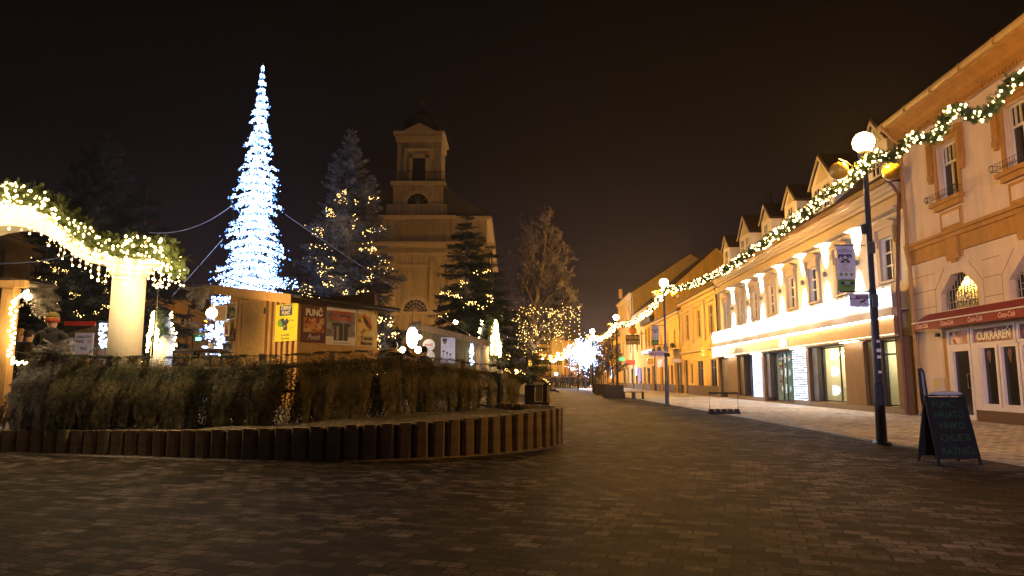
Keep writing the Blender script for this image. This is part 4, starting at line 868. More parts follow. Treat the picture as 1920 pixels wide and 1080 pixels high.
for i,(x,y,lab) in enumerate(LL):
    o=make_lamp(lab) if i==0 else copy_tree(base)
    if i==0: base=o
    o.location=(x,y,0); o['label']=lab; o.rotation_euler=(0,rad(.4 if i==0 else 0),rad(random.uniform(-4,4)))
    if i>=1: reglobe(o,GLOBE2)
for (x,y,lab) in((-21.5,49.6,'street lamp glowing orange just left of the big hut, on the far left street'),(-24.2,33,'street lamp behind the near white column on the left street'),(-4.6,56.2,'added street lamp before the church door, hidden behind the second hut'),(-12.6,56.4,'added street lamp before the left side of the church, hidden behind the light tree')):  # the two church lamps are added, mostly hidden, to light its front
    o=copy_tree(base); o.location=(x,y,0); o['label']=lab; o['group']='street lamps on the square'; reglobe(o,GLOBE3)
t=thing('floodlight','added cool floodlight on a mast, unseen behind the camera, brightening the right-hand fronts','floodlight',(-5,-34,0)); m=MB(); m.tube([(0,0,0),(0,0,5.2)],.08,8); m.build('mast',POLE,t); m=MB(); m.box(-.5,.5,.0,.1,5.2,5.7); m.build('lamp_panel',EM('flood_lilac',(.85,.78,1),8),t); light('SPOT','flood_beam',(0,.5,5.4),34000,(.80,.66,1),.4,(Vector((14.6,52,-2.6)).to_track_quat('-Z','Y').to_euler()),rad(16.5),.6,parent=t)  # unseen floodlight added to throw cool light on the right-hand buildings
# stickers, brackets on the near lamp
L0=LL[0]
for z_ in(3.62,2.58): mb=MB(); mb.box(-.06,.06,-.078,-.062,z_,z_+.24); mb.build('bracket_plate',STEEL,base)
mb=MB(); mb.box(-.13,-.05,-.07,.05,4.02,4.2); mb.build('control_box',DARKMETAL,base)
mb=MB(); 
for z,r in((1.72,.04),(1.6,.035),(1.32,.03),(1.9,.03)): mb.box(-r,r,-.088,-.07,z,z+r*1.6)
mb.build('sticker',WHT,base)
def banner(label,lx,ly,z0,z1,x0,x1,group=None,yo=-.02):
    m=MB(); w=x1-x0; h=z1-z0; c=(x0+x1)/2; n=12
    def Y(u): return yo+.03*math.sin(u*5.2)*(u)+.01
    for i in range(n):
        a=z1-h*i/n; b=z1-h*(i+1)/n; k=1 if i>=n*.70 else 0; ya,yb=Y(i/n),Y((i+1)/n)
        s=.035*math.sin(i/n*4); s2=.035*math.sin((i+1)/n*4)
        m.mat(k); m.face([(x0+s,yb,b) if 0 else (x0+s2,yb,b),(x1+s2,yb,b),(x1+s,ya,a),(x0+s,ya,a)]); m.face([(x0+s,ya+.004,a),(x1+s,ya+.004,a),(x1+s2,yb+.004,b),(x0+s2,yb+.004,b)])
    f=lambda u:Y(u)-.012
    m.mat(2).text('mesto',.07*w/.5,(c,f(.08),z1-.09*h),X_,FZ); m.text('POPRAD',.11*w/.5,(c,f(.13),z1-.15*h),X_,FZ,stretch=1.0)
    # town shield
    q=[(c-.13,z1-.19*h),(c+.13,z1-.19*h),(c+.13,z1-.29*h),(c+.08,z1-.36*h),(c,z1-.39*h),(c-.08,z1-.36*h),(c-.13,z1-.29*h)]
    m.mat(3).prism(q,(f(.3)-.004,f(.3)),lambda a,b,t:(a,t,b))
    m.mat(0).prism([(c-.125,z1-.30*h),(c-.09,z1-.24*h),(c-.05,z1-.27*h),(c,z1-.215*h),(c+.05,z1-.27*h),(c+.09,z1-.24*h),(c+.125,z1-.30*h),(c+.07,z1-.355*h),(c,z1-.38*h),(c-.07,z1-.355*h)],(f(.3)-.008,f(.3)-.004),lambda a,b,t:(a,t,b))
    for sg in(-1,1): m.mat(4).tube([(c-sg*.07,f(.3)-.012,z1-.275*h),(c+sg*.06,f(.3)-.012,z1-.355*h)],.012,4); m.tube([(c+sg*.03,f(.3)-.012,z1-.34*h),(c+sg*.08,f(.3)-.012,z1-.36*h)],.022,4)
    m.mat(5); pp=[(c+.045*math.cos(a),f(.47),z1-.47*h+.05*math.sin(a)) for a in np.linspace(.6,5.9,10)]; m.tube(pp,.006,4)
    m.mat(6).text('DÝCHAME',.07*w/.5,(c,f(.56),z1-.57*h),X_,FZ,shear=.2)
    for k in(-1,0,1): m.mat(1).tube([(c+k*.1,f(.63)-.002,z1-.635*h),(c+k*.1,f(.63),z1-.635*h)],.032,12)
    m.mat(4).text('BEZPLATNÁ',.06*w/.5,(c,f(.77),z1-.77*h),X_,FZ,bold=.02); m.box(c-.12,c+.12,f(.82)-.004,f(.82),z1-.86*h,z1-.80*h); m.mat(0).text('WiFi',.085*w/.5,(c,f(.82)-.008,z1-.85*h),X_,FZ,bold=.03); m.mat(4).text('pripojenie',.06*w/.5,(c,f(.9),z1-.91*h),X_,FZ,bold=.02)
    m.mat(7).tube([(x0-.02,yo,z1+.01),(-.06+0,yo*.5,z1+.01)],.012,6); m.tube([(x0+.03,yo,z0-.01),(-.06,yo*.5,z0-.01)],.014,6)
    o=m.build('banner',[M('banner_cloth',(.62,.58,.66),.7,.05),M('banner_green',(.16,.3,.07),.7,.1),NAVY,NAVY,BLK,ORG,GREYP,BLACK]); o.location=(lx,ly,0); tag(o,label,'banner',group or 'town banners on the lamps'); return o
# near banner: pixels 1565-1602 x 460-548
d0=L0[1]
a=D(1566,461,d0); b=D(1600,546,d0)
ban=banner('white and green town banner on the nearest lamp, lettered POPRAD and WiFi',L0[0],L0[1],b.z,a.z,a.x-L0[0],D(1601,500,d0).x-L0[0])
for (i,pa,pb,pt,pbm,lab) in((1,1229,1245,611,646,'pale town banner on the second lamp, seen from afar'),(2,1145,1153,648,671,'small pale town banner on the third lamp')):
    a=D(pa,pt,LL[i][1]); b=D(pb,pbm,LL[i][1]); o=ban.copy(); C.objects.link(o); w0=ban.data.vertices[0].co.x
    o.location=(LL[i][0],LL[i][1],0); sz=(a.z-b.z)/((D(1566,461,d0).z-D(1600,546,d0).z)); o.scale=(sz,1,sz); o.location.z=a.z-D(1566,461,d0).z*sz; o['label']=lab
m=MB(); a=D(1590,552,d0); b=D(1627,576,d0); yy=d0-.06; w=b.x-a.x; h=a.z-b.z
m.mat(0).box(a.x,b.x-.0,yy,yy+.012,b.z,a.z); m.mat(1).box(a.x,b.x,yy-.003,yy,a.z-.42*h,a.z-.02); m.mat(0).prism([(a.x+.02,a.z-.02),(a.x+.11,a.z-.02),(a.x+.11,a.z-.07),(a.x+.065,a.z-.1),(a.x+.02,a.z-.07)],(yy-.006,yy-.003),lambda p,q,t:(p,t,q))
m.mat(0).text('MESTSKÝ KAMEROVÝ',.032,(a.x+.25,yy-.006,a.z-.05),X_,FZ,stretch=.75); m.text('SYSTÉM',.032,(a.x+.25,yy-.006,a.z-.09),X_,FZ)
m.mat(2).frame_box((a.x+.55*w,yy-.01,a.z-.72*h),(.10,0,.045),(0,.008,0),(-.012,0,.03)); m.tube([(a.x+.72*w,yy-.005,a.z-.66*h),(a.x+.88*w,yy-.005,a.z-.84*h)],.006,4)
m.mat(3).text('PRIESTOR',.03,(a.x+.12,yy-.004,a.z-.62*h),X_,FZ); m.text('MONITOROVANÝ',.026,(a.x+.13,yy-.004,a.z-.78*h),X_,FZ,stretch=.8)
tag(m.build('camera_sign',[LIL,M('plum_print',(.2,.08,.13),.5,.1),BLK,GREYP]),'small surveillance camera sign under the banner of the nearest lamp','sign')
# direction boards on second lamp
l1=LL[1]; m=MB(); a=D(1216,658,l1[1]-.1); b=D(1250,668,l1[1]-.1); m.mat(0).box(a.x,b.x,l1[1]-.12,l1[1]-.09,b.z,a.z); m.mat(1).text('MINI SHOP',.17,((a.x+b.x)/2,l1[1]-.125,b.z+.06),X_,FZ,bold=.02,stretch=.85); m.mat(2).box(b.x-.12,b.x+.15,l1[1]-.13,l1[1]+.02,b.z-.02,a.z-.1); tag(m.build('direction_board',[LIL,RED,BLACK]),'pale lettered direction board fixed to the second lamp post','sign')
# ================================================= STREET GARLAND
def gpath(pts):
    d=unit2(7.38-6.94,33.4-13.27); out=[]
    for px,py in pts: s,z=F((6.94,13.27),d,px,py,.0); out.append((6.94+d[0]*s,13.27+d[1]*s-.12,z))
    return out
def street_garland(label,path,r,per,nb,br,seed,parts,size):
    t=thing('street_garland',label,'garland',(0,0,0),0,'fir garlands strung from lamp to lamp'); sp=smooth_path(path,6)
    greenery(sp,r,per,seed,GARL,'greenery',t,size); rg=random.Random(seed); P=[]
    for k in range(nb):
        u=rg.random()*(len(sp)-1.001); i=int(u); q=Vector(sp[i]).lerp(Vector(sp[i+1]),u-i); dv=Vector((rg.gauss(0,1),rg.gauss(0,1),rg.gauss(0,1))).normalized()*(r+.03); dv.x*=1; dv.y=-abs(dv.y); P.append(q+dv)
    if parts: bulb_parts(P,br,t,parts)
    else: bulbs('light_string',P,br,BULB_W,t)['kind']='stuff'
    return t,sp
A1=gpath([(1990,165),(1950,150),(1920,147),(1885,160),(1850,208),(1818,223),(1790,213),(1768,222),(1755,250),(1735,264),(1700,263),(1680,286),(1655,300),(1632,294)])
street_garland('wavy fir garland with warm bulbs from the picture edge to the nearest lamp',A1,.075,420,170,.015,21,100,.10)
A2=gpath([(1632,294),(1612,318),(1580,345),(1540,372),(1510,398),(1480,420),(1440,450),(1400,478),(1360,505),(1330,520),(1300,533),(1270,541),(1248,541)])
_,sp2=street_garland('fir garland with warm bulbs from the nearest lamp to the second lamp',A2,.11,170,430,.022,22,100,.12)
A3=gpath([(1248,541),(1228,570),(1205,592),(1180,606),(1155,611)]); street_garland('glowing garland from the second lamp to the third lamp',A3,.13,75,300,.034,23,0,.16)
prev=(LL[2][0],LL[2][1]-.1,5.35)
nm=['third','fourth','fifth','sixth','seventh','eighth','ninth']
for i in range(3,9):
    b=LL[i]; e=(b[0],b[1]-.1,5.35); pth=[tuple(prev[j]+(e[j]-prev[j])*t-(0 if j<2 else 2.4*t*(1-t)) for j in range(3)) for t in np.linspace(0,1,7)]
    street_garland('glowing garland from the %s lamp to the %s lamp of the row'%(nm[i-3],nm[i-2]),pth,.16,14,170,.05+.006*i,30+i,0,.3); prev=e
G0=gpath([(1990,62),(1640,302)]); wire('thin straight support cable above the near street garland',G0[0],G0[1],.008,.05,'support_cable','cable',mat=GUY)
for (i,pw) in((2,14),(5,14),(9,14)): q=sp2[min(len(sp2)-1,i*7)]; light('POINT','garland_glow',(q[0],q[1]-.35,q[2]-.2),pw,WARM,.1)
for q in(A1[4],A1[8]): light('POINT','garland_glow',(q[0],q[1]-.35,q[2]-.2),6,WARM,.1)
# ================================================= FACADE TOOLS (local x = away along the street, local y = out to the street)
def wall_holes(mb,x0,x1,z0,z1,holes,y=0,depth=.3):
    xs=sorted({x0,x1,*[h[0] for h in holes],*[h[1] for h in holes]}); zs=sorted({z0,z1,*[h[2] for h in holes],*[h[3] for h in holes]})
    xs=[x for x in xs if x0<=x<=x1]; zs=[z for z in zs if z0<=z<=z1]
    for i in range(len(xs)-1):
        for j in range(len(zs)-1):
            cx=(xs[i]+xs[i+1])/2; cz=(zs[j]+zs[j+1])/2
            if any(h[0]<cx<h[1] and h[2]<cz<h[3] for h in holes): continue
            mb.face([(xs[i+1],y,zs[j]),(xs[i],y,zs[j]),(xs[i],y,zs[j+1]),(xs[i+1],y,zs[j+1])])
    for a,b,c,d in holes:
        e=y-depth
        mb.face([(a,y,c),(a,e,c),(a,e,d),(a,y,d)]); mb.face([(b,e,c),(b,y,c),(b,y,d),(b,e,d)]); mb.face([(a,y,d),(a,e,d),(b,e,d),(b,y,d)]); mb.face([(a,e,c),(a,y,c),(b,y,c),(b,e,c)])
GLASSC=wood('streaked_glass',(.008,.008,.01),(.16,.11,.06),2,2,.12)  # warm upright streaks painted into the glass in place of yellow reflections
def window(parent,cx,z0,z1,w,wall,frame=None,cols=2,rows=(.62,),y=-.16,sill=True,sillm=None,glass=None,topbars=0,fw=.05):
    mb=MB(); mb.box(cx-w/2,cx+w/2,y-.03,y,z0,z1); o=mb.build('window',glass or GLASS,parent)
    mb=MB(); f=fw; Y0,Y1=y,y+.05
    mb.box(cx-w/2,cx-w/2+f,Y0,Y1,z0,z1); mb.box(cx+w/2-f,cx+w/2,Y0,Y1,z0,z1); mb.box(cx-w/2+f,cx+w/2-f,Y0,Y1,z0,z0+f); mb.box(cx-w/2+f,cx+w/2-f,Y0,Y1,z1-f,z1)
    hs=[z0+(z1-z0)*r for r in rows]
    for h in hs: mb.box(cx-w/2+f,cx+w/2-f,Y0,Y1+.01,h-.03,h+.03)
    for k in range(1,cols): x=cx-w/2+w*k/cols; mb.box(x-.03,x+.03,Y0,Y1+.005,z0+f,(hs[-1]-.03 if topbars else z1-f))
    for k in range(1,topbars): x=cx-w/2+w*k/topbars; mb.box(x-.015,x+.015,Y0,Y1,hs[-1]+.03,z1-f)
    mb.build('frame',frame or WHITE,o)
    if sill: mb=MB(); mb.box(cx-w/2-.1,cx+w/2+.1,.002,.14,z0-.09,z0); mb.box(cx-w/2,cx+w/2,y+.05,.002,z0-.05,z0+.005); mb.build('sill',sillm or wall,o)
    return o
def shell(mb,L,dep,z0,z1):
    mb.face([(0,0,z0),(0,-dep,z0),(0,-dep,z1),(0,0,z1)]); mb.face([(L,-dep,z0),(L,0,z0),(L,0,z1),(L,-dep,z1)]); mb.face([(0,-dep,z0),(L,-dep,z0),(L,-dep,z1),(0,-dep,z1)])
dS=unit2(.037,1); RZS=math.atan2(dS[1],dS[0])
# ---------------- glowing shop (two storeys, dormers)
SX=(13.8,23.9); shp=thing('shop_building','long two-storey shop lit with white light strips, light nets and a row of dormers','shop',(SX[0],SX[1],0),RZS)
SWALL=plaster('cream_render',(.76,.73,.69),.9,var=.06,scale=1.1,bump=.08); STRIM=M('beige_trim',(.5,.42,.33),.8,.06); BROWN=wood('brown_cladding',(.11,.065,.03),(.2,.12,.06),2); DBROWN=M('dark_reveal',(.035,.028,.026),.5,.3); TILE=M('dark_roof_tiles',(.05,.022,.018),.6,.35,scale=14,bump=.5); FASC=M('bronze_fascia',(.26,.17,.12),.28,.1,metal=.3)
LS=24.9; WX=[1.2,5.05,8.1,10.95,14.05,16.95,19.85,23.1]
mb=MB(); wall_holes(mb,0,LS,2.7,8.15,[(x-.5,x+.5,4.8,6.4) for x in WX],0,.22); shell(mb,LS,12,0,8.15); mb.build('upper_wall',SWALL,shp)
for k,x in enumerate(WX):
    o=window(shp,x,4.8,6.4,.98,SWALL,cols=2,rows=(.36,.66),y=-.14,sillm=STRIM)
    mb=MB(); mb.box(x-.72,x-.5,.002,.1,4.7,6.55); mb.box(x+.5,x+.72,.002,.1,4.7,6.55); mb.box(x-.72,x+.72,.002,.1,6.40,6.72); mb.box(x-.85,x+.85,.002,.2,6.72,6.84); mb.prism([(x-.9,6.84),(x+.9,6.84),(x+.5,6.98),(x,7.1),(x-.5,6.98)],(.003,.24),lambda a,b,t:(a,t,b))
    for sx in(-.64,.64): mb.box(x+sx-.09,x+sx+.09,.1,.2,6.35,6.72); mb.box(x+sx-.06,x+sx+.06,.1,.15,6.1,6.35)
    mb.build('surround',STRIM,o)
mb=MB(); mb.box(-.0,LS,.002,.34,7.2,7.32); mb.box(0,LS,.002,.06,7.32,7.75); mb.box(-.05,LS+.05,.003,.22,7.75,7.88); mb.box(-.05,LS+.05,.003,.36,7.88,8.02); mb.box(-.05,LS+.05,.003,.48,8.02,8.16); mb.build('cornice',STRIM,shp)
mb=MB(); mb.prism([(.38,8.17),(.56,8.17),(.6,8.34),(.34,8.34)],(-.1,LS+.1),lambda a,b,t:(t,a,b)); mb.build('gutter',M('brown_gutter',(.1,.045,.025),.4,.2),shp)
mb=MB(); mb.prism([(.36,8.25),(.36,8.37),(-5.0,13.2),(-5.2,13.2),(-12,8.1),(-.1,8.16)],(-.05,LS+.05),lambda a,b,t:(t,a,b)); rf=mb.build('roof',TILE,shp)
for x,dw in((2.35,2.2),(7.5,2.9),(11.55,2.1),(15.45,2.1),(19.6,2.9),(24.0,1.9)):
    w=dw*.42; mb=MB(); zb=8.75; ze=10.35; za=ze+w*.95
    mb.prism([(x-w,zb),(x+w,zb),(x+w,ze),(x,za),(x-w,ze)],(-3.2,-.35),lambda a,b,t:(a,t,b)); d=mb.build('dormer',SWALL,shp)
    mb=MB(); e=w+.16
    mb.prism([(x-e,ze-.12),(x,za+.08),(x,za+.2),(x-e-.02,ze)],(-3.3,-.25),lambda a,b,t:(a,t,b)); mb.prism([(x+e,ze-.12),(x+e+.02,ze),(x,za+.2),(x,za+.08)],(-3.3,-.25),lambda a,b,t:(a,t,b)); mb.build('dormer_roof',TILE,d)
    mb=MB(); mb.prism([(x-e,ze-.12),(x,za+.08),(x+e,ze-.12),(x+e-.12,ze-.12),(x,za-.1),(x-e+.12,ze-.12)],(-.25,-.2),lambda a,b,t:(a,t,b)); mb.prism([(x-w*.55,ze+.02),(x+w*.55,ze+.02),(x,za-.3)],(-.35,-.33),lambda a,b,t:(a,t,b)); mb.build('bargeboard',STRIM,d)
    for sx in((0,) if dw<2.5 else(-.5,.5)):
        cw=.3; mb=MB(); mb.box(x+sx-cw,x+sx+cw,-.35,-.34,9.05,10.15); g=mb.build('dormer_window',GLASS,d)
        mb=MB(); 
        for q in(x+sx-cw,x+sx,x+sx+cw): mb.box(q-.03,q+.03,-.34,-.31,9.05,10.15)
        for q in(9.05,9.6,10.12): mb.box(x+sx-cw,x+sx+cw,-.34,-.312,q-.03,q+.03)
        mb.build('frame',WHITE,g)
mb=MB(); 
for x in(25.1,26.0): mb.tube([(x,-4,12.5),(x,-4,14.6)],.09,8); mb.lathe([(.2,0),(.2,.1)],(x,-4,14.6),10)
mb.build('flue_pipe',BLACK,shp)
# ground floor
holes=[(22.4,24.5,.0,2.66),(16.8,20.2,.22,2.66),(10.4,15.0,.05,2.66),(4.7,8.5,.22,2.66),(.56,3.0,.22,2.66)]
mb=MB(); wall_holes(mb,0,LS,0,2.7,holes,.32,.5); mb.face([(0,.32,0),(0,0,0),(0,0,2.7),(0,.32,2.7)]); mb.face([(0,.32,2.7),(0,0,2.7),(LS,0,2.7),(LS,.32,2.7)]); mb.build('ground_floor_wall',BROWN,shp)
mb=MB()
for a,b in((-.02,.56),(3.0,4.7),(8.5,10.4),(15.0,16.8),(20.2,22.4)): mb.box(a,b,.322,.36,0,.2)
for a,b,c,d in holes[1:]: mb.box(a,b,.0,.355,0,c-.003)
mb.build('plinth',M('stone_plinth',(.2,.16,.13),.7,.2),shp)
# reveals: dark side panels
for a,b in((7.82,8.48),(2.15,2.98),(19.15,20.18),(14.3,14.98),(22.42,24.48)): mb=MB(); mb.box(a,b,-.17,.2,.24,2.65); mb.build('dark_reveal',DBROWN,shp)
mb=MB(); mb.box(-.02,LS,.33,.62,2.7,2.76); mb.box(-.02,LS,.33,.66,3.40,3.62); mb.build('fascia_frame',STRIM,shp)
mb=MB(); mb.box(0,LS,.33,.60,2.762,3.398); 
for k in range(1,8): mb.box(LS*k/8-.01,LS*k/8+.01,.6,.604,2.77,3.39)
mb.build('fascia',FASC,shp)
LED=EM('warm_white_led',(1,.84,.62),60,True); LED2=EM('warm_led_soft',(1,.74,.42),5,True)
mb=MB(); mb.box(.0,LS,.61,.655,3.355,3.395); mb.build('light_strip',LED,shp)
mb=MB(); mb.box(.0,LS,.61,.64,2.765,2.782); mb.build('light_strip',LED2,shp)
mb=MB()
for a,b in((3.0,4.7),(20.2,22.4),(8.5,10.4),(15.0,16.8)): mb.box(a+.05,b-.05,.45,.5,2.68,2.697)
mb.build('light_strip',LED,shp)
mb=MB(); mb.box(LS+.02,LS+.06,.5,.62,2.75,3.4); mb.build('light_strip',LED,shp)
mb=MB(); sf=F(SX,dS,1468,650,.62)[0]; mb.mat(0).text('ALFA',.52,(sf,.63,2.86),(-1,0,0),FZ,bold=.03,stretch=.95); o=mb.build('sign_letters',[EM('sign_white',(1,.95,.85),3)],shp)
sf=F(SX,dS,1384,663,.62)[0]; mb=MB(); mb.text('CAFE ALFA',.40,(sf,.63,2.85),(-1,0,0),FZ,bold=.04,stretch=.95); mb.build('sign_letters',[BLK],shp)
# balcony panels with net lights
mb=MB(); 
for k in range(10): mb.box(LS*k/10+.02,LS*(k+1)/10-.02,.58,.6,3.7,4.45)
mb.build('balcony_panel',M('frosted_panel',(.5,.55,.6),.3,.05),shp)
mb=MB(); mb.box(0,LS,.002,.66,3.62,3.68); mb.build('balcony_slab',STRIM,shp)
netl=thing('light_net','bright white light net all along the shop balcony','light net',(SX[0],SX[1],0),RZS)
rg=random.Random(9); P=[(rg.uniform(.05,LS-.1),.64+rg.uniform(0,.05),4.14+rg.gauss(0,.17)) for _ in range(2300)]; P=[p for p in P if 3.72<p[2]<4.47]
bulbs('light_string',P,.027,BULB_C2,netl)['kind']='stuff'
mb=MB(); 
for z in(4.46,4.3): mb.tube([(x,.64,z+.03*math.sin(x*4)) for x in np.linspace(0,LS,60)],.006,3)
mb.build('wire',WIRE,netl)
for k in range(9): light('POINT','net_glow',(1.4+2.75*k,1.2,4.15),40,(.8,.9,1),.2,parent=netl)
for (a,b,lab,sd) in((8.5,10.4,'white light curtain on the shop pillar right of its entrance',1),(15.0,16.8,'white light curtain on the shop pillar left of its entrance',2)):
    g=thing('light_curtain',lab,'light curtain',(SX[0],SX[1],0),RZS,); P=[]; rg=random.Random(sd); mb=MB()
    for r_ in range(23):
        z=.28+2.4*r_/22
        for k in range(30): P.append((a+.1+(b-a-.2)*k/29+rg.uniform(-.02,.02),.41+.02*math.sin(k),z+rg.uniform(-.018,.018)))
        mb.tube([(a+.05,.4,z),(b-.05,.4,z)],.004,3)
    bulbs('light_string',P,.019,BULB_C2,g)['kind']='stuff'; mb.build('wire',WIRE,g)
    for z in(.7,1.6,2.4): light('POINT','net_glow',((a+b)/2,1.0,z),16,(.8,.88,1),.25,parent=g)
for x in(3.63,6.71,9.34,12.53,15.66,18.26,21.64):
    mb=MB(); mb.box(x-.06,x+.06,.05,.16,5.75,5.97); mb.box(x-.03,x+.03,.002,.05,5.82,5.9); mb.build('wall_light',STEEL,shp)
    light('SPOT','wall_spot',(x,.15,5.98),4500,(1,.86,.64),.03,(PI+rad(11),0,0),rad(56),.6,shp); light('SPOT','wall_spot',(x,.15,5.74),4500,(1,.86,.64),.03,(rad(-11),0,0),rad(56),.6,shp)
# shop rooms and windows
ROOM=M('room_wall',(.6,.56,.42),.8,.05); ROOMB=M('room_wall_teal',(.35,.45,.42),.8,.05)
def room(x0,x1,z0,z1,dep,mat,y=-.18):
    mb=MB(); e=y-dep
    mb.face([(x0,e,z0),(x1,e,z0),(x1,e,z1),(x0,e,z1)]); mb.face([(x0,y,z0),(x0,e,z0),(x0,e,z1),(x0,y,z1)]); mb.face([(x1,y,z0),(x1,e,z0),(x1,e,z1),(x1,y,z1)]); mb.face([(x0,y,z1),(x1,y,z1),(x1,e,z1),(x0,e,z1)]); mb.face([(x0,y,z0),(x1,y,z0),(x1,e,z0),(x0,e,z0)])
    return mb.build('shop_interior',mat,shp)
def shopwin(x0,x1,z0,z1,mull,trans,y=-.1):
    mb=MB(); mb.box(x0,x1,y-.01,y,z0,z1); o=mb.build('shop_window',CLEAR,shp); mb=MB(); f=.06
    for x in[x0,x1-f]+[m-.03 for m in mull]: mb.box(x,x+f,y,y+.06,z0,z1)
    for z in[z0,z1-f]+list(trans): mb.box(x0+.001,x1-.001,y+.001,y+.055,z,z+f)
    mb.build('frame',DARKMETAL,o); return o
room(4.72,7.8,.22,2.66,2.2,ROOM); shopwin(4.72,7.8,.24,2.64,[6.0],[]); light('POINT','ceiling_light',(6.9,-1.0,2.3),150,(1,.88,.55),.2,parent=shp); light('POINT','ceiling_light',(5.2,-1.2,2.2),120,(1,.8,.45),.2,parent=shp)
room(.58,2.13,.22,2.66,2.0,ROOM); shopwin(.58,2.13,.24,2.64,[1.15],[2.1]); light('POINT','ceiling_light',(1.4,-.9,2.3),130,(1,.9,.6),.2,parent=shp)
room(10.42,14.28,.05,2.66,3.0,ROOMB); shopwin(10.42,14.28,.08,2.64,[11.4,12.5,13.1],[2.3]); light('POINT','ceiling_light',(12,-1.6,2.3),80,(.95,1,.85),.2,parent=shp)
room(16.82,19.12,.22,2.66,1.2,M('blue_room',(.2,.25,.5),.8,.1)); shopwin(16.82,19.12,.24,2.64,[17.6,18.4],[]); light('POINT','ceiling_light',(17.9,-.6,2.4),22,(.6,.7,1),.15,parent=shp)
# chandeliers: clusters of bulbs inside
CH=EM('chandelier_bulb',(1,.75,.35),16)
rg=random.Random(4); P=[(rg.uniform(4.9,7.6),-.5-rg.uniform(0,.5),2.5-abs(rg.gauss(0,.16))) for _ in range(150)]+[(rg.uniform(.7,2.05),-.5-rg.uniform(0,.4),2.5-abs(rg.gauss(0,.1))) for _ in range(50)]
ob=bulbs('chandelier',P,.022,CH); ob.location=(SX[0],SX[1],0); ob.rotation_euler=(0,0,RZS); tag(ob,'clusters of small amber ceiling lights inside the right-hand shop windows','chandelier')
def inshop(o,label,cat): o.location=(SX[0],SX[1],0); o.rotation_euler=(0,0,RZS); return tag(o,label,cat)
m=MB(); m.mat(0).box(4.85,6.1,-1.0,-.5,1.0,1.06); 
for x in(4.9,6.05): m.mat(0).box(x-.03,x+.03,-.98,-.52,.25,1.0)
m.box(5.1,5.75,-.95,-.55,.3,.85)
inshop(m.build('display_table',PINE_D),'dark display table inside the wide right shop window','table')
m=MB(); rg=random.Random(8)
for k in range(26): m.mat(k%3).sphere((rg.uniform(4.9,6.05),rg.uniform(-.95,-.55),1.1+rg.random()*.12+.25*(rg.random()<.3)),rg.uniform(.04,.09),8,6)
m.mat(1); m.lathe([(.16,1.1),(.1,1.3),(.14,1.4),(.03,1.9)],(5.6,-.8,0),10)
inshop(m.build('ornament',[ORG,RED,AMB]),'golden and red ornaments heaped on the shop display table','ornaments')
for (x,lab) in((7.0,'tall white lantern on the floor of the wide shop window'),):
    m=MB(); m.box(x-.12,x+.12,-.7,-.46,.26,.3); m.box(x-.12,x+.12,-.7,-.46,.8,.84)
    for sx in(-.11,.11):
        for sy in(-.69,-.47): m.box(x+sx-.012,x+sx+.012,sy-.012,sy+.012,.3,.8)
    m.lathe([(.15,.84),(.03,1.02),(.03,1.1)],(x,-.58,0),4); inshop(m.build('lantern',WHITE),lab,'lantern')
t=thing('table_lamp','small shaded lamp on a dark side table in the narrow shop window','lamp',(SX[0],SX[1],0),RZS); m=MB(); m.lathe([(.13,1.12),(.07,1.34)],(1.35,-.55,0),14); m.build('lamp_shade',WHT,t); m=MB(); m.lathe([(.06,.72),(.02,.76),(.025,.95),(.015,1.12)],(1.35,-.55,0),10); m.build('stem',STEEL,t)
m=MB(); m.box(1.1,1.6,-.75,-.35,.68,.72)
for x in(1.13,1.57): m.box(x-.015,x+.015,-.73,-.37,.24,.68)
inshop(m.build('side_table',BLACK),'dark side table under the lamp in the narrow shop window','table')
m=MB()
for k in range(5):
    m.mat(0).box(13.35,13.85,-.16,-.15,.6+.42*k,.92+.42*k); 
m.mat(1).box(13.4,13.8,-.145,-.14,1.85,1.98); m.box(13.4,13.8,-.145,-.14,1.05,1.15)
inshop(m.build('notice_sheet',[LIL,RED]),'column of notice sheets on the shop entrance side glass','notices')
m=MB(); 
for k in range(4): m.box(10.6,12.0,-1.2,-.8,.3+.3*k,.34+.3*k)
m.box(10.6,10.64,-1.2,-.8,.1,1.3); m.box(11.96,12,-1.2,-.8,.1,1.3); inshop(m.build('shelf_unit',BLACK),'low dark shelves inside the shop entrance','shelf')
for k,x in enumerate((17.1,17.9,18.7)):
    m=MB(); m.prism([(x-.25+.02*j,0) for j in range(1)]+[(x-.25,-.3),(x-.12,-.24),(x,-.3),(x+.12,-.24),(x+.22,-.3),(x+.22,-.32),(x+.12,-.26),(x,-.32),(x-.12,-.26),(x-.25,-.32)][0:],(.26,2.6),lambda a,b,t:(a,b,t)); inshop(m.build('curtain',M('blue_curtain_%d'%k,(.3,.36,.7),.7,.1)),['first','second','third'][k]+' blue-lit curtain strip from the right in the cafe window','curtain')
# downpipes between buildings
m=MB(); m.tube([(SX[0]-.55,SX[1]+.0,8.3),(SX[0]-.3,SX[1]-.02,8.0),(SX[0]-.12,SX[1]-.02,7.7),(SX[0]-.42,SX[1]-.05,4.4),(SX[0]-.42,SX[1]-.05,.05)],.06,10); tag(m.build('downpipe',M('brown_pipe',(.14,.05,.03),.4,.2)),'dark red-brown downpipe at the near end of the glowing shop','downpipe')
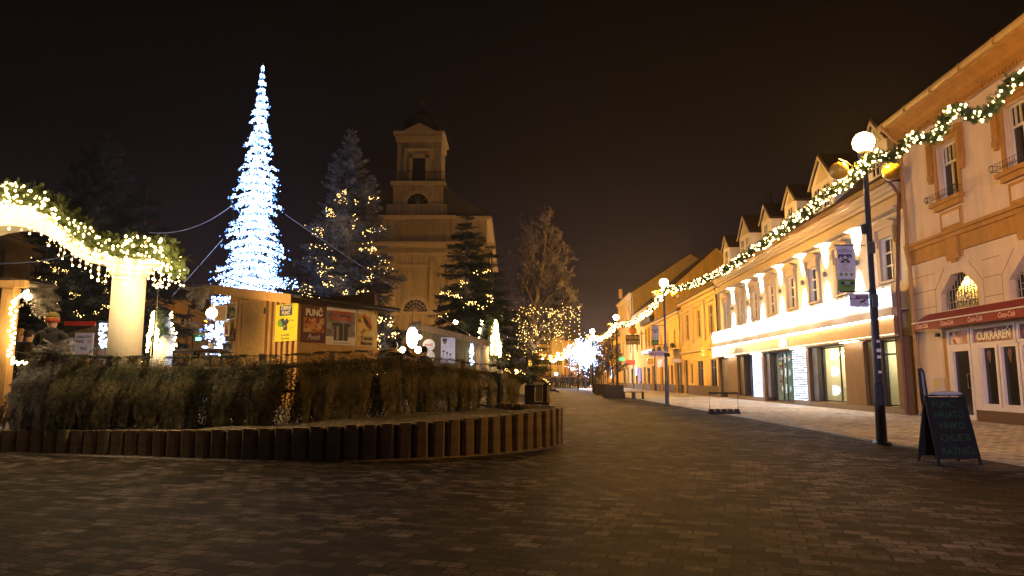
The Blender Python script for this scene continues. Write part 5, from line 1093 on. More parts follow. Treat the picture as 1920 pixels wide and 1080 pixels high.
# ---------------- confectionery building on the right edge
dC=unit2(.057,1); RZC=math.atan2(dC[1],dC[0]); OC=(13.78-.057*15.7,8.0)
cf=thing('corner_house','peach two-storey house with ochre trim, barred windows and a confectionery shopfront','building',(OC[0],OC[1],0),RZC)
PEACH=plaster('peach_render',(.68,.56,.47),.84,var=.09,scale=.9,bump=.12); OCH=plaster('ochre_trim',(.43,.23,.06),.78,var=.08,scale=4); LC=15.68
def chamfer(mb,x0,x1,z0,z1,c,y,depth,cz=None):
    cz=cz or c
    for sx,xa in((1,x0),(-1,x1)):
        a=(xa,y,z1);b=(xa+sx*c,y,z1);d=(xa,y,z1-cz)
        mb.face([a,b,d] if sx<0 else [a,d,b]); mb.face([b,(b[0],y-depth,b[2]),(d[0],y-depth,d[2]),d])
OW=[(12.05,14.0),(8.7,10.65)]; UW=[13.05,9.7]
hol=[(a,b,3.36,4.44) for a,b in OW]+[(x-.55,x+.55,6.8,8.58) for x in UW]+[(6.0,13.82,0,2.74)]
mb=MB(); wall_holes(mb,2.0,LC,0,9.5,hol,0,.28)
for a,b in OW: chamfer(mb,a,b,3.36,4.44,.66,0,.28,.55)
mb.face([(2,0,0),(2,-12,0),(2,-12,9.9),(2,0,9.9)]); mb.face([(LC,-12,0),(LC,0,0),(LC,0,9.9),(LC,-12,9.9)]); mb.build('wall',PEACH,cf)
mb=MB()
mb.prism([(.003,9.42),(.08,9.42),(.1,9.6),(.3,9.66),(.34,9.8),(.62,9.9),(.66,10.02),(.003,10.02)],(2,LC+.02),lambda a,b,t:(t,a,b))
for k in range(90): x=2.1+13.5*k/89; mb.box(x-.03,x+.03,.08,.12,9.46,9.58)
mb.build('cornice',OCH,cf)
mb=MB(); mb.prism([(.60,10.03),(.64,9.95),(.74,9.95),(.78,10.03),(.78,10.12),(.6,10.12)],(1.9,LC+.1),lambda a,b,t:(t,a,b)); 
for k in range(9): x=3+1.55*k; mb.box(x-.02,x+.02,.58,.8,9.93,10.135)
mb.build('gutter',M('ochre_gutter',(.5,.36,.16),.5,.1),cf)
mb=MB(); mb.prism([(.62,10.1),(-5.4,15.2),(-5.6,15.1),(-5.6,14.9),(-.2,9.9),(.5,9.99)],(1.9,LC-.25),lambda a,b,t:(t,a,b)); mb.build('roof',TILE,cf)
mb=MB(); mb.prism([(.35,9.95),(.4,10.35),(-1.6,12.0),(-1.75,11.95),(-5.6,15.3),(-5.6,14.7),(-.3,9.95)],(LC-.24,LC+.02),lambda a,b,t:(t,a,b)); mb.build('party_wall',M('weathered_ochre',(.28,.2,.1),.9,.2),cf)
mb=MB(); mb.box(2,LC+.0,.002,.2,5.68,5.78); mb.box(2,LC,.003,.12,5.55,5.68); mb.box(2,LC,.003,.045,5.12,5.55); mb.box(2,LC,.003,.07,5.08,5.13)
for a,b in OW: 
    x=(a+b)/2; mb.box(x-.3,x+.3,.045,.1,4.86,5.56); mb.box(x-.42,x+.42,.003,.05,4.92,5.1); mb.box(x-.14,x+.14,.003,.07,4.78,4.92)
mb.build('string_course',OCH,cf)
mb=MB()   # rusticated joints drawn as thin brown lines
for z in(3.0,3.55,4.1,4.62):
    for a,b in((14.25,15.6),(10.95,11.75),(6.0,8.4)): mb.box(a,b,.001,.004,z-.012,z+.012)
for a,b in OW:
    for sx,xa in((-1,a-.28),(1,b+.28)): mb.box(xa-.008,xa+.008,.001,.005,3.0,4.05); mb.tube([(xa,.003,4.05),(xa-sx*.62,.003,4.72)],.008,4)
mb.build('joint_lines',M('joint_brown',(.3,.22,.18),.9,.1),cf)
for x in UW:
    o=window(cf,x,6.8,8.58,1.02,PEACH,WHITE,cols=2,rows=(.66,),topbars=5,y=-.2,sill=False)
    mb=MB(); 
    for sx in(-1,1): mb.box(x+sx*.55,x+sx*.72,.002,.04,6.8,9.0); mb.box(x+sx*.74,x+sx*.98,.002,.09,7.75,8.9); mb.box(x+sx*.76,x+sx*.96,.002,.13,7.6,7.75); mb.box(x+sx*.8,x+sx*.92,.002,.11,7.5,7.6); [mb.box(x+sx*(.78+.05*k),x+sx*(.8+.05*k),.09,.1,7.8,8.8) for k in range(4)]
    mb.box(x-.55,x+.55,.002,.05,8.6,8.75); mb.box(x-.7,x+.7,.05,.12,8.75,8.85)
    mb.box(x-.82,x+.82,.002,.22,6.66,6.78); mb.box(x-.7,x+.7,.002,.15,6.5,6.66); mb.box(x-.58,x+.58,.002,.03,5.85,6.45); mb.build('surround',OCH,o)
    mb=MB(); mb.box(x-.46,x+.46,.03,.04,5.95,6.35); mb.build('inset_panel',PEACH,o)
    mb=MB(); 
    for z in(6.85,7.02): mb.tube([(x-.8,.05,z),(x-.8,.3,z),(x+.8,.3,z),(x+.8,.05,z)],.008,5)
    for k in range(17): q=x-.8+.1*k; mb.tube([(q,.3,6.8),(q,.3,7.02)],.006,4)
    for sx in(-.8,.8): 
        mb.tube([(x+sx+.09*math.cos(a),.3,6.95+.09*math.sin(a)) for a in np.linspace(0,TAU,12)],.01,4)
    mb.build('flower_rail',DARKMETAL,o)
for a,b in OW:
    x=(a+b)/2; mb=MB(); mb.box(a,b,-.26,-.24,3.36,4.44); o=mb.build('window',GLASS,cf); mb=MB()
    for k in range(12):
        q=a+(b-a)*(k+.5)/12; e=min(q-a,b-q); zt=4.44-max(0,.66-e)*.55/.66; mb.tube([(q,-.14,3.37),(q,-.14,zt)],.013,5)
    mb.tube([(a,-.14,3.6),(b,-.14,3.6)],.013,5); mb.tube([(a+.1,-.14,4.0),(b-.1,-.14,4.0)],.01,5)
    for k in range(8): q=a+.2+(b-a-.4)*k/7; mb.tube([(q,-.14,3.75+.12*(k%3)),(q+.12,-.14,3.75+.12*(k%3))],.01,4)
    mb.build('window_bars',M('bar_paint',(.4,.34,.28),.5,.1),o)
# shopfront
WF=M('white_frame',(.68,.64,.68),.4,.04); PINKP=blotch('rose_photo',[(.08,.02,.05),(.4,.12,.2),(.7,.45,.5),(.3,.3,.3)],5); SIGNP=blotch('berry_photo',[(.06,.015,.03),(.14,.03,.06),(.3,.1,.14),(.2,.18,.2)],6)
mb=MB(); yS=-.06
def fr(x0,x1,z0,z1,t=.06,d=.06): 
    mb.box(x0,x0+t,yS,yS+d,z0,z1); mb.box(x1-t,x1,yS,yS+d,z0,z1); mb.box(x0+t,x1-t,yS,yS+d,z0,z0+t); mb.box(x0+t,x1-t,yS,yS+d,z1-t,z1)
fr(12.62,13.8,2.2,2.74,.07,.1); fr(10.56,12.55,2.2,2.74,.07,.1); fr(8.4,10.5,2.2,2.74,.07,.1); fr(6.3,8.36,2.2,2.74,.07,.1)
mb.box(13.66,13.8,yS,yS+.1,0,2.2)
for a,b in((11.4,12.2),(10.52,11.34),(9.64,10.46),(8.76,9.58),(7.9,8.7)): fr(a,b,.42,2.2,.1,.08)
mb.box(12.2,12.56,yS,yS+.1,.34,2.2); mb.box(6.3,12.56,yS,yS+.11,.33,.42)
mb.build('shopfront_frame',WF,cf)
mb=MB(); mb.box(6.0,12.56,yS,yS+.09,0,.33); mb.build('shopfront_plinth',M('maroon_plinth',(.07,.025,.02),.5,.2),cf)
mb=MB(); mb.box(6.0,12.5,yS-.02,yS,.42,2.2); mb.build('shop_glass',GLASS,cf)
mb=MB(); 
x0,x1=12.6,13.64; mb.box(x0,x0+.1,yS,yS+.1,.02,2.2); mb.box(x1-.12,x1,yS,yS+.1,.02,2.2); mb.box(x0+.1,x1-.12,yS,yS+.1,.02,.16); mb.box(x0+.1,x1-.12,yS,yS+.1,2.06,2.2); dr=mb.build('door',WF,cf)
mb=MB(); mb.box(x0+.1,x1-.12,yS+.01,yS+.03,.16,2.06); mb.build('pane',GLASS,dr)
mb=MB(); mb.tube([(x0+.08,yS+.1,.95),(x0+.1,yS+.19,.97),(x0+.1,yS+.19,1.36),(x0+.08,yS+.1,1.38)],.016,8); mb.build('handle',STEEL,dr)
def cone(x):
    m=MB(); m.mat(0).lathe([(.005,1.66),(.05,1.9)],(x,yS+.02,0),10); m.mat(1).sphere((x,yS+.02,1.93),.06,10,6); m.sphere((x,yS+.02,2.0),.045,10,6); o=m.build('cone_decal',[M('wafer',(.25,.12,.04),.6,.2),M('ice_cream',(.25,.12,.1),.6,.2)],cf)
cone(11.85); cone(10.95)
def signp(name,x0,x1,mat,txt,sz):
    m=MB(); m.mat(0).box(x0,x1,yS+.03,yS+.05,2.29,2.66); 
    if txt: m.mat(1).text(txt,sz,((x0+x1)/2,yS+.054,2.35),(-1,0,0),FZ,bold=.035,stretch=.92)
    m.build(name,[mat,WHT],cf)
signp('picture_panel',12.72,13.7,PINKP,'',.3); signp('name_panel',10.66,12.46,SIGNP,'CUKRÁREŇ',.32); signp('name_panel',8.5,10.42,SIGNP,'TORTY',.32)
m=MB(); m.box(14.12,14.68,.002,.05,.72,1.26); o=m.build('meter_cabinet',M('cabinet_paint',(.5,.42,.36),.6,.08),cf); m=MB(); m.box(14.45,14.6,.05,.053,1.02,1.16); m.build('yellow_label',YEL,o)
m=MB(); m.box(13.82,14.02,.002,.03,0,2.74); m.build('shopfront_jamb',OCH,cf)
m=MB(); m.tube([(LC-.25,.72,10.0),(LC-.22,.5,9.7),(LC-.2,.16,9.35),(LC-.2,.16,5.9),(LC-.2,.22,5.6),(LC-.2,.14,5.0),(LC-.2,.14,.1)],.065,12); 
for z in(8.6,6.5,4.0,2.0): m.lathe([(.08,0),(.08,.06)],(LC-.2,.15,z),12)
m.build('downpipe',M('ochre_pipe',(.45,.26,.1),.5,.1),cf)
m=MB(); m.box(14.0,14.12,.1,.22,2.55,2.66); m.build('spotlight',BLACK,cf)
# awning
AWN=M('red_awning',(.22,.02,.025),.75,.12); WLET=M('awning_letters',(.7,.45,.4),.6,.05)
aw=thing('awning','dark red awning with four white script logos over the confectionery','awning',(OC[0],OC[1],0),RZC)
m=MB(); m.prism([(.01,3.33),(.01,3.30),(.5,2.98),(.5,3.02)],(5,14.85),lambda a,b,t:(t,a,b)); m.build('canopy',AWN,aw)
m=MB(); m.box(5,14.85,.49,.505,2.78,3.02); m.build('valance',AWN,aw)
m=MB(); m.tube([(5,.52,3.03),(14.87,.52,3.03)],.022,8); m.build('front_bar',WHITE,aw)
for px in(1774,1827,1887,1727): m=MB(); x=F(OC,dC,px,600,.51)[0]; m.text('Coca-Cola',.20,(x,.508,2.84),(-1,0,0),FZ,bold=.015,shear=.35,stretch=.8); m.build('lettering',WLET,aw)
# ---------------- generic street house
def house(name,label,cat,o,rz,L,dep,eave,ridge,wall,trim,upper,lower,roofm=TILE,storeys=((4.7,6.8),),cornice=.3,arched=False,plinth=None,ww=1.0,roofend=None,frame=None):
    t=thing(name,label,cat,(o[0],o[1],0),rz,None); hol=[]
    for z0,z1 in storeys: hol+=[(x-ww/2,x+ww/2,z0,z1) for x in upper]
    lo=[(a,b,c,d) for a,b,c,d in lower]; mb=MB(); wall_holes(mb,0,L,0,eave,hol+lo,0,.25); shell(mb,L,dep,0,eave); mb.build('wall',wall,t)
    for z0,z1 in storeys:
        for x in upper: window(t,x,z0,z1,ww,trim,frame or trim,cols=2,rows=(.65,),y=-.16,sillm=trim,glass=GLASSC if int(x*7+z0)%3 else GLASS)
    for a,b,c,d in lo: 
        if c<.3: m=MB(); m.box(a,b,-.25,-.2,c,d); m.build('door',DBROWN,t)
        else: window(t,(a+b)/2,c,d,b-a,trim,BLACK,cols=2,rows=(.75,),y=-.16,sill=False)
    mb=MB(); mb.box(-.02,L+.02,.002,.12,eave-.5,eave-.42); mb.box(-.05,L+.05,.002,cornice,eave-.18,eave+.0); mb.build('cornice',trim,t)
    if plinth: 
        mb=MB(); xs=[0]+sorted([e for a,b,c,d in lo if c<.3 for e in(a,b)])+[L]
        for i in range(0,len(xs),2): mb.box(xs[i],xs[i+1],.002,.05,0,.75)
        mb.build('plinth',plinth,t)
    mb=MB(); mb.prism([(cornice+.12,eave+.003),(cornice+.12,eave+.1),(-dep/2,ridge),(-dep-.2,eave+.1),(-dep-.2,eave+.003)],(-.12,L+.12),lambda a,b,tt:(tt,a,b)); mb.build('roof',roofm,t)
    for x in(0,L):
        mb=MB(); mb.prism([(.02,eave+.002),(-dep/2,ridge-.25),(-dep,eave+.002)],(x-.09 if x==0 else x+.121,x-.121 if x==0 else x+.09),lambda a,b,tt:(tt,a,b)); mb.build('gable',wall,t)
    mb=MB(); mb.tube([(.12,cornice,eave-.02),(.12,.12,eave-.5),(.12,.1,.05)],.05,8); mb.build('downpipe',DARKMETAL,t)
    return t
def onS(s): return (14.7+dS[0]*s,48.3+dS[1]*s)
CRM=plaster('cream_yellow_render',(.76,.54,.2),.8,var=.07,scale=1.5); CRM2=plaster('yellow_render',(.76,.5,.11),.75,var=.07,scale=1.5); CRM3=M('ochre_render',(.5,.36,.17),.85,.1,scale=1.5); TRY=M('pale_trim',(.6,.48,.28),.8,.06); PLB=M('brown_plinth',(.1,.065,.04),.8,.2)
h3=house('town_house','ornate cream two-storey house with tall warm-streaked windows next to the glowing shop','house',onS(.9),RZS,13.0,11,7.9,10.6,CRM,TRY,[2.3,6.3,10.6],[(10.9,12.6,0,2.9),(9.0,9.9,.9,2.5),(5.3,7.4,.3,2.7),(1.2,3.1,.3,2.7)],storeys=((4.6,6.8),),plinth=PLB,ww=1.5)
mb=MB()
for x in(.4,4.2,4.6,8.2,8.8,12.4): mb.box(x-.2,x+.2,.002,.12,4.2,7.1); mb.box(x-.28,x+.28,.002,.2,7.1,7.3)
for x in(2.3,6.3,10.6): mb.box(x-.95,x+.95,.002,.22,6.95,7.08); mb.box(x-.7,x+.7,.002,.06,3.75,4.3)
mb.box(0,13,.002,.2,3.45,3.6); mb.build('pilaster_trim',TRY,h3)
WL=EM('white_window_glow',(1,.92,.75),5)
for x in(2.15,6.35): light('POINT','shop_light',(x,.35,2.4),10,(1,.88,.65),.08,parent=h3)
mb=MB(); mb.box(3.6,5.2,.06,.16,2.95,3.75); mb.mat(1).text('ÚSMEV',.3,(4.4,.165,3.4),(-1,0,0),FZ,bold=.02); mb.text('káva',.3,(4.4,.165,3.05),(-1,0,0),FZ,bold=.02); mb.build('lit_sign',[EM('amber_sign',(1,.5,.03),1.3),EM('amber_letters',(1,.8,.3),3)],h3)
h4=house('town_house','plain yellow two-storey house with an arched canopy and flower boxes','house',onS(14.1),RZS,13.6,11,7.4,10.2,CRM2,TRY,[3.0,6.5,10.2],[(1.0,3.2,0,2.7),(4.4,5.3,.8,2.6),(6.4,7.3,.8,2.6),(9.5,11.3,0,2.6)],storeys=((4.5,5.9),),plinth=PLB,ww=.8)
mb=MB(); 
for i in range(10):
    a0=PI/2*i/10; a1=PI/2*(i+1)/10; mb.add([(x,1.5*math.cos(a),3.0+1.0*math.sin(a)) for a in(a0,a1) for x in(1.0,4.0)],[(0,1,3,2)])
mb.mat(1).box(1.0,4.0,1.49,1.53,2.35,3.0); mb.build('canopy',[M('green_canopy',(.12,.11,.05),.6,.1),GREYP],h4)
for x in(3.0,6.5,10.2): mb=MB(); mb.box(x-.5,x+.5,.15,.4,4.2,4.45); [mb.sphere((x-.4+.2*k,.28,4.5),.13,6,4) for k in range(5)]; mb.build('flower_box',SPRUCE_N,h4)
h5=house('town_house','tall yellow house with a dark music-shop sign and a high gable behind','house',onS(28.0),RZS,17,14,9.6,16.0,CRM2,TRY,[2,4.2,6.4,10,14],[(1,3,0,2.7),(4,6,.4,2.6),(7,9,0,2.7),(10.5,12.5,.4,2.6),(14,16,.3,2.6)],storeys=((4.9,7.3),),plinth=PLB,ww=1.4)
mb=MB(); mb.box(0.3,7.8,.003,.5,7.6,8.3); mb.box(.3,7.8,.003,.35,4.2,4.6); mb.build('bay_cornice',DBROWN,h5)
q=D(1181,641,91); 
m=MB(); a=D(1173,628,84); b=D(1200,646,84); m.mat(0).box(a.x,b.x,84,84.06,b.z,a.z); m.mat(1).text('HUDOBNÉ',.52,((a.x+b.x)/2,83.98,(a.z+b.z)/2+.1),X_,FZ,bold=.02,stretch=.72); m.text('NÁSTROJE',.52,((a.x+b.x)/2,83.98,b.z+.1),X_,FZ,bold=.02,stretch=.66)
m.mat(2).tube([((a.x+b.x)/2,84,a.z+.4),((a.x+b.x)/2,84,a.z+1.6)],.07,8); m.sphere(((a.x+b.x)/2,84,a.z+.5),.5,12,8,(1,.3,1)); m.sphere(((a.x+b.x)/2,84,a.z+1.2),.35,12,8,(1,.3,1)); m.tube([((a.x+b.x)/2,84,a.z+1.5),((a.x+b.x)/2-.5,84,a.z+3.4)],.07,8)
m.mat(0).box(b.x,b.x+.9,84,84.05,a.z+.1,a.z+.2)
tag(m.build('music_sign',[DBROWN,M('sign_cream',(.55,.45,.28),.6,.1),ORG]),'dark hanging sign lettered HUDOBNÉ NÁSTROJE with a guitar shape above it','sign')
h6=house('town_house','tall dark-roofed block rising behind the second street lamp','house',(onS(45.5)[0],onS(45.5)[1]),RZS,17,16,13.0,18.5,CRM3,TRY,[3,7,11,15],[(1,3,.4,2.7),(5,7,0,2.7),(9,12,.4,2.7)],storeys=((4.9,6.9),(8.6,10.6)),plinth=PLB,ww=1.1)
h7=house('town_house','orange-lit house with a green shop sign beyond the third lamp','house',onS(63),RZS,16,12,8.6,12,CRM2,TRY,[2,5,8,11,14],[(1,3,.4,2.6),(5,7,0,2.7),(9,12,.4,2.7)],storeys=((4.9,6.9),),plinth=PLB,ww=1.1)
PINKW=M('pink_render',(.5,.33,.27),.85,.08); GREYW=M('grey_render',(.38,.33,.3),.85,.08)
h8=house('town_house','pinkish house behind the small planter trees on the right pavement','house',onS(79.5),RZS,18,12,9.6,13,PINKW,TRY,[2,5,8,11,14,16.5],[(1,3,.4,2.6),(5,7,0,2.7),(9,12,.4,2.7)],storeys=((4.9,6.9),),ww=1.1)
h9=house('town_house','farthest pale house on the right of the street, behind the glare','house',onS(98),RZS,26,12,10.5,14,GREYW,TRY,[2,6,10,14,18,22],[(1,3,.4,2.6),(5,7,0,2.7),(9,12,.4,2.7)],storeys=((4.9,6.9),(8,9.4)),ww=1.2)
# far end of the street
for (px0,px1,Y,e,r,mat,lab) in((985,1012,190,8,12,GREYW,'hazy far house closing the street, leftmost of the row'),(1013,1034,175,10,14,PINKW,'hazy far pink house second from left at the end of the street'),(1035,1060,165,11,15,GREYW,'hazy grey house at the end of the street behind the crowd'),(1061,1092,150,9.5,13,PINKW,'hazy pink house behind the crowd and left of the white glare')):
    a=D(px1,700,Y); b=D(px0,700,Y); n=3; L=a.x-b.x
    house('town_house',lab,'house',(a.x,Y),PI,L,10,e,r,mat,TRY,[L*(k+.5)/n for k in range(n)],[(L*.1,L*.3,.4,2.7),(L*.55,L*.75,0,2.7)],storeys=((4.6,6.4),),ww=1.2)
# left street row
dLr=unit2(.2,-1); RL=math.atan2(dLr[1],dLr[0])
def onL(Y): return (-22-.2*(Y-29),Y)
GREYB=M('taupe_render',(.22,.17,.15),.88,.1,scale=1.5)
ORNR=M('orange_render',(.55,.33,.09),.85,.07); PEA=M('apricot_render',(.52,.36,.2),.85,.07)
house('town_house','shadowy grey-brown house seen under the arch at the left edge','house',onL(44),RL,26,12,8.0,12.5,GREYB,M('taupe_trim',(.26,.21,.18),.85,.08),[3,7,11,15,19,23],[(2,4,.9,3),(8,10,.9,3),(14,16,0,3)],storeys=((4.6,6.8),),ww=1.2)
hL=house('town_house','bright orange house with round-headed windows behind the near column','house',onL(60),RL,15,12,7.8,11.5,ORNR,TRY,[2,5.5,9,12.5],[(2,4,.9,2.8),(8,10,0,2.8)],storeys=((3.9,5.8),),ww=1.1)
mb=MB()
for x in(2,5.5,9,12.5): mb.prism(arch_poly(x,.85,5.8)+[],(.002,.16),lambda a,b,t:(a,t,b)); mb.box(x-.95,x+.95,.002,.24,3.45,3.6)
mb.build('arch_trim',TRY,hL)
mb=MB()
for x in(2,5.5,9,12.5): mb.prism(arch_poly(x,.53,5.82),(.161,.175),lambda a,b,t:(a,t,b))
mb.build('arched_pane',GLASS,hL)
house('town_house','apricot house with two narrow lit windows left of the big hut','house',onL(84),RL,23,12,7.4,12.5,PEA,TRY,[2,7,12,16,20],[(2,4,.9,2.8),(8,10,0,2.8),(15,18,.9,2.8)],storeys=((4.4,6.2),),ww=.8)
house('town_house','last pinkish house of the left street row, behind the blue-white lights','house',onL(116),RL,31,12,8.4,12.5,PINKW,TRY,[2,7,12,16,20,25,29],[(2,4,.9,2.8),(8,10,0,2.8),(15,18,.9,2.8)],storeys=((4.4,6.2),),ww=1)
# ================================================= SMALL SIGNS AND STREET FURNITURE
def flatsign(name,label,px0,px1,py0,py1,Y,mats,txt=None,sz=.3,cat='sign',th=.08,bold=.03,stretch=.8):
    a=D(px0,py0,Y); b=D(px1,py1,Y); m=MB(); m.mat(0).box(a.x,b.x,Y,Y+th,b.z,a.z)
    if txt: m.mat(1).text(txt,sz,((a.x+b.x)/2,Y-.01,b.z+((a.z-b.z)-sz*.7)/2),X_,FZ,bold=bold,stretch=stretch)
    else: m.mat(1).box(a.x+.04,b.x-.04,Y-.01,Y,b.z+.04,a.z-.04)
    o=m.build(name,mats); return tag(o,label,cat)
BKM=BLACK
flatsign('lit_sign','green glowing sign on the left street, right of the cream parasol',366,378,631,640,34,[BKM,EM('green_glow',(.1,1,.3),9)])
flatsign('lit_sign','green neon shop sign beyond the third lamp on the right',1160,1171,669,677,66,[BKM,EM('green_neon',(.1,1,.15),4)])
flatsign('lit_sign','tall narrow bluish glowing sign behind the planter tree',1144,1149,687,710,74,[BKM,EM('blue_glow',(.45,.5,1),9)])
flatsign('lit_sign','small white glowing box sign above the far shop doors',1129,1135,682,687,80,[BKM,EM('white_glow',(.9,.85,1),6)])
flatsign('lit_sign','red glowing sign over the far shop door',1173,1191,675,684,72,[BKM,EM('red_glow',(1,.12,.05),1.4)])
flatsign('lit_sign','white and violet glowing door strip below the red sign',1190,1195,687,704,71,[BKM,EM('violet_glow',(.8,.7,1),7)])
flatsign('lit_sign','violet-blue glowing shop window right of the white door strip',1197,1202,690,716,70,[BKM,EM('violet_blue',(.3,.25,1),2.2)])
flatsign('lit_sign','teal glowing sign in the haze above the crowd',1070,1078,689,694,112,[BKM,EM('teal_glow',(.4,1,.85),12)])
flatsign('lit_sign','pair of white lit windows at the left of the crowd',1040,1046,698,706,125,[BKM,EM('white_glow2',(.85,.95,1),12)])
flatsign('projecting_sign','small pale sign high on the wall edge left of the second lamp',1160,1167,542,560,92,[GREYP,AMB])
flatsign('projecting_sign','square yellow sign below the music shop sign',1214,1224,673,682,70,[BKM,AMB])
flatsign('projecting_sign','striped grey board under the arched canopy',1260,1278,672,680,60,[GREYP,LIL])
tp=D(363,610,36); t=thing('parasol','closed-in cream parasol glowing above a green light on the left street','parasol',(tp.x,36,0)); m=MB(); m.lathe([(.9,D(363,629,36).z),(.75,D(363,622,36).z),(.35,tp.z-.1),(.05,tp.z+.2)],(0,0,0),8); m.build('canopy',AMB,t); m=MB(); m.tube([(0,0,0),(0,0,tp.z)],.04,8); m.build('pole',BLACK,t); light('POINT','sign_glow',(.8,-.5,D(363,640,36).z),12,(.2,1,.4),.2,parent=t)
# floodlit screen
t=thing('floodlight','blinding white floodlight panel on a mast beyond the fourth lamp','floodlight',(0,0,0)); q=D(1097,665,96); m=MB(); m.prism([(q.x+1.35*math.cos(a),q.z+1.45*math.sin(a)) for a in np.linspace(0,TAU,24)[:-1]],(96,96.15),lambda a,b,tt:(a,tt,b)); m.build('lamp_panel',EM('flood_white',(.72,.84,1),60,True),t)
bulbs('glare_bulbs',[(q.x+float(a),95.6,q.z+float(b)) for a,b in RNG.normal(0,1.0,(1500,2))],.05,EM('glare_bulb',(.5,.68,1),8),t)['kind']='stuff'  # scattered glowing bulbs imitate the soft glare round the panel
m=MB(); m.box(q.x-1.0,q.x+1.0,96.16,96.3,q.z-1.0,q.z+1.0); m.tube([(q.x,96.3,0),(q.x,96.3,q.z)],.12,8); m.build('mast',DARKMETAL,t); 
light('POINT','flood_beam',(q.x,94.5,q.z),3200,(.6,.72,1),.8,parent=t)
# chalk board
bz=.97; t=thing('chalkboard_sign','black A-frame chalkboard with green chalk menu on the paving at right','chalkboard',(6.33,10.27,0)); BOARD=M('chalkboard',(.004,.0045,.0045),.6,.5,scale=6)
w=.285; yf=-.25; yb=.26
m=MB(); m.add([(-w,yf*.93,.09),(w+.01,yf*.93,.09),(w-.01,-.012,bz-.02),(-w+.02,-.012,bz-.02),(-w,yf*.93+.02,.09),(w+.01,yf*.93+.02,.09),(w-.01,.008,bz-.02),(-w+.02,.008,bz-.02)],[(0,1,2,3),(7,6,5,4),(0,4,5,1),(1,5,6,2),(2,6,7,3),(3,7,4,0)]); m.build('front_panel',BOARD,t)
m=MB(); m.add([(-w,yb*.93,.09),(w+.01,yb*.93,.09),(w-.01,.022,bz-.02),(-w+.02,.022,bz-.02),(-w,yb*.93-.02,.09),(w+.01,yb*.93-.02,.09),(w-.01,.012,bz-.02),(-w+.02,.012,bz-.02)],[(3,2,1,0),(4,5,6,7),(1,5,4,0),(2,6,5,1),(3,7,6,2),(0,4,7,3)]); m.build('rear_panel',BOARD,t)
for sy,yy in((-1,yf),(1,yb)):
    for sx in(-1,1): m=MB(); x=sx*(w+.01); m.frame_box((x-.018,yy,0),(.036,0,0),(0,.024,0),(-sx*.02,-yy,bz)); m.build('leg',BLACK,t)
CHK=M('green_chalk',(.03,.10,.035),.9,.4,scale=40); CH_=[('PUNČ´',.80,-.03,.15),('HRIATÔ',.655,.0,.14),('VÍNKO',.50,.0,.145),('CHLIE´B',.335,.01,.14),('RAŽNIČI',.15,.01,.14)]
dyz=Vector((0,(yf*.93+.012),-(bz-.11))).normalized(); up=-dyz
for txt,z,xo,sz in CH_:
    u=(z-.09)/(bz-.11); y=yf*.93*(1-u)-.012*u-.004; m=MB(); m.text(txt,sz,(xo,y,z),(.99,0,.02),up,bold=-.012,stretch=.86); m.build('chalk_lettering',CHK,t)
m=MB(); m.box(-w,w,-.02,.03,bz-.01,bz+.01); m.build('top_hinge',BLACK,t)
m=MB(); m.sphere((.02,.0,bz+.03),.1,14,6,(2.5,.9,.35)); o=m.build('snow_cap',M('dirty_snow',(.5,.48,.5),.8,.15)); o.location=t.location; tag(o,'thin pad of snow lying on top of the chalkboard','snow')
m=MB(); a=D(1724,690,11.3); b=D(1742,800,11.3); m.tube([(a.x,11.3,a.z),(a.x+.02,11.3,a.z-.06),((a.x+b.x)/2,11.3,(a.z+b.z)/2),(b.x+.07,11.3,.0)],[.03,.05,.06,.05],10); o=m.build('furled_parasol',BLACK); tag(o,'furled black parasol leaning behind the chalkboard','parasol')
# bicycle rack
q=G(1358,776); t=thing('bicycle_rack','low black bicycle rack with a top bar standing on the pavement before the shop','bicycle rack',(q[0],q[1],0),0)
m=MB(); m.tube([(-.5,0,.06),(-.5,0,.74),(.5,0,.72),(.5,0,.06)],.014,6); m.box(-.52,.52,-.015,.015,.70,.76); m.build('frame',BLACK,t)
m=MB(); m.box(-.55,.55,-.12,-.08,0,.05); m.box(-.55,.55,.12,.16,0,.05); m.build('base_rail',BLACK,t)
for k in range(5):
    x=-.45+.225*k; m=MB(); m.prism([(-.14,.03),(.14,.03),(.06,.17),(-.06,.17)],(x-.075,x+.075),lambda a,b,tt:(tt,a,b)); m.build('wheel_holder',DARKMETAL,t)
# bench on pavement
q=G(1188,748); t=thing('street_bench','backless wooden bench on the pavement between the second and third lamps','bench',(q[0],q[1],0),rad(4)); m=MB(); 
for k in range(3): m.box(-.65,.65,-.25+.17*k,-.1+.17*k,.40,.45)
m.build('seat',M('bench_wood',(.14,.09,.05),.6,.2),t)
for x in(-.6,-.0,.6): m=MB(); m.box(x-.03-(.05 if x==0 else 0),x+.03+(.05 if x==0 else 0),-.2,.2,0,.40); m.build('leg',DARKMETAL,t)
# planter boxes with small trees
SPH=M('planter_wood',(.06,.04,.03),.7,.3,scale=8)
for (px,Y,lab,cat_,py) in((1149,47,'dark square planter with a leafless round-headed young tree, nearer of the pair','planter',630),(1127,60,'dark square planter with a leafless round-headed young tree, farther of the pair','planter',650)):
    q=D(px,700,Y); t=thing('tree_planter',lab,cat_,(q.x,Y,0)); m=MB()
    for k in range(5): m.box(-.62,.62,-.62,.62,.05+.16*k,.19+.16*k)
    m.box(-.58,.58,-.58,.58,0,.84); m.build('planter_box',SPH,t)
    b=bare_tree(lab.replace('dark square planter with a ','').replace(', nearer',' standing in its box, nearer').replace(', farther',' standing in its box, farther'),px,py,Y,.75,int(Y),ground=.8,depth=3,upright=.2)
flatsign('rubbish_bin','small dark bin beside the fourth lamp post',1117,1124,716,732,62,[SPH,GREYP],cat='bin',th=.5)
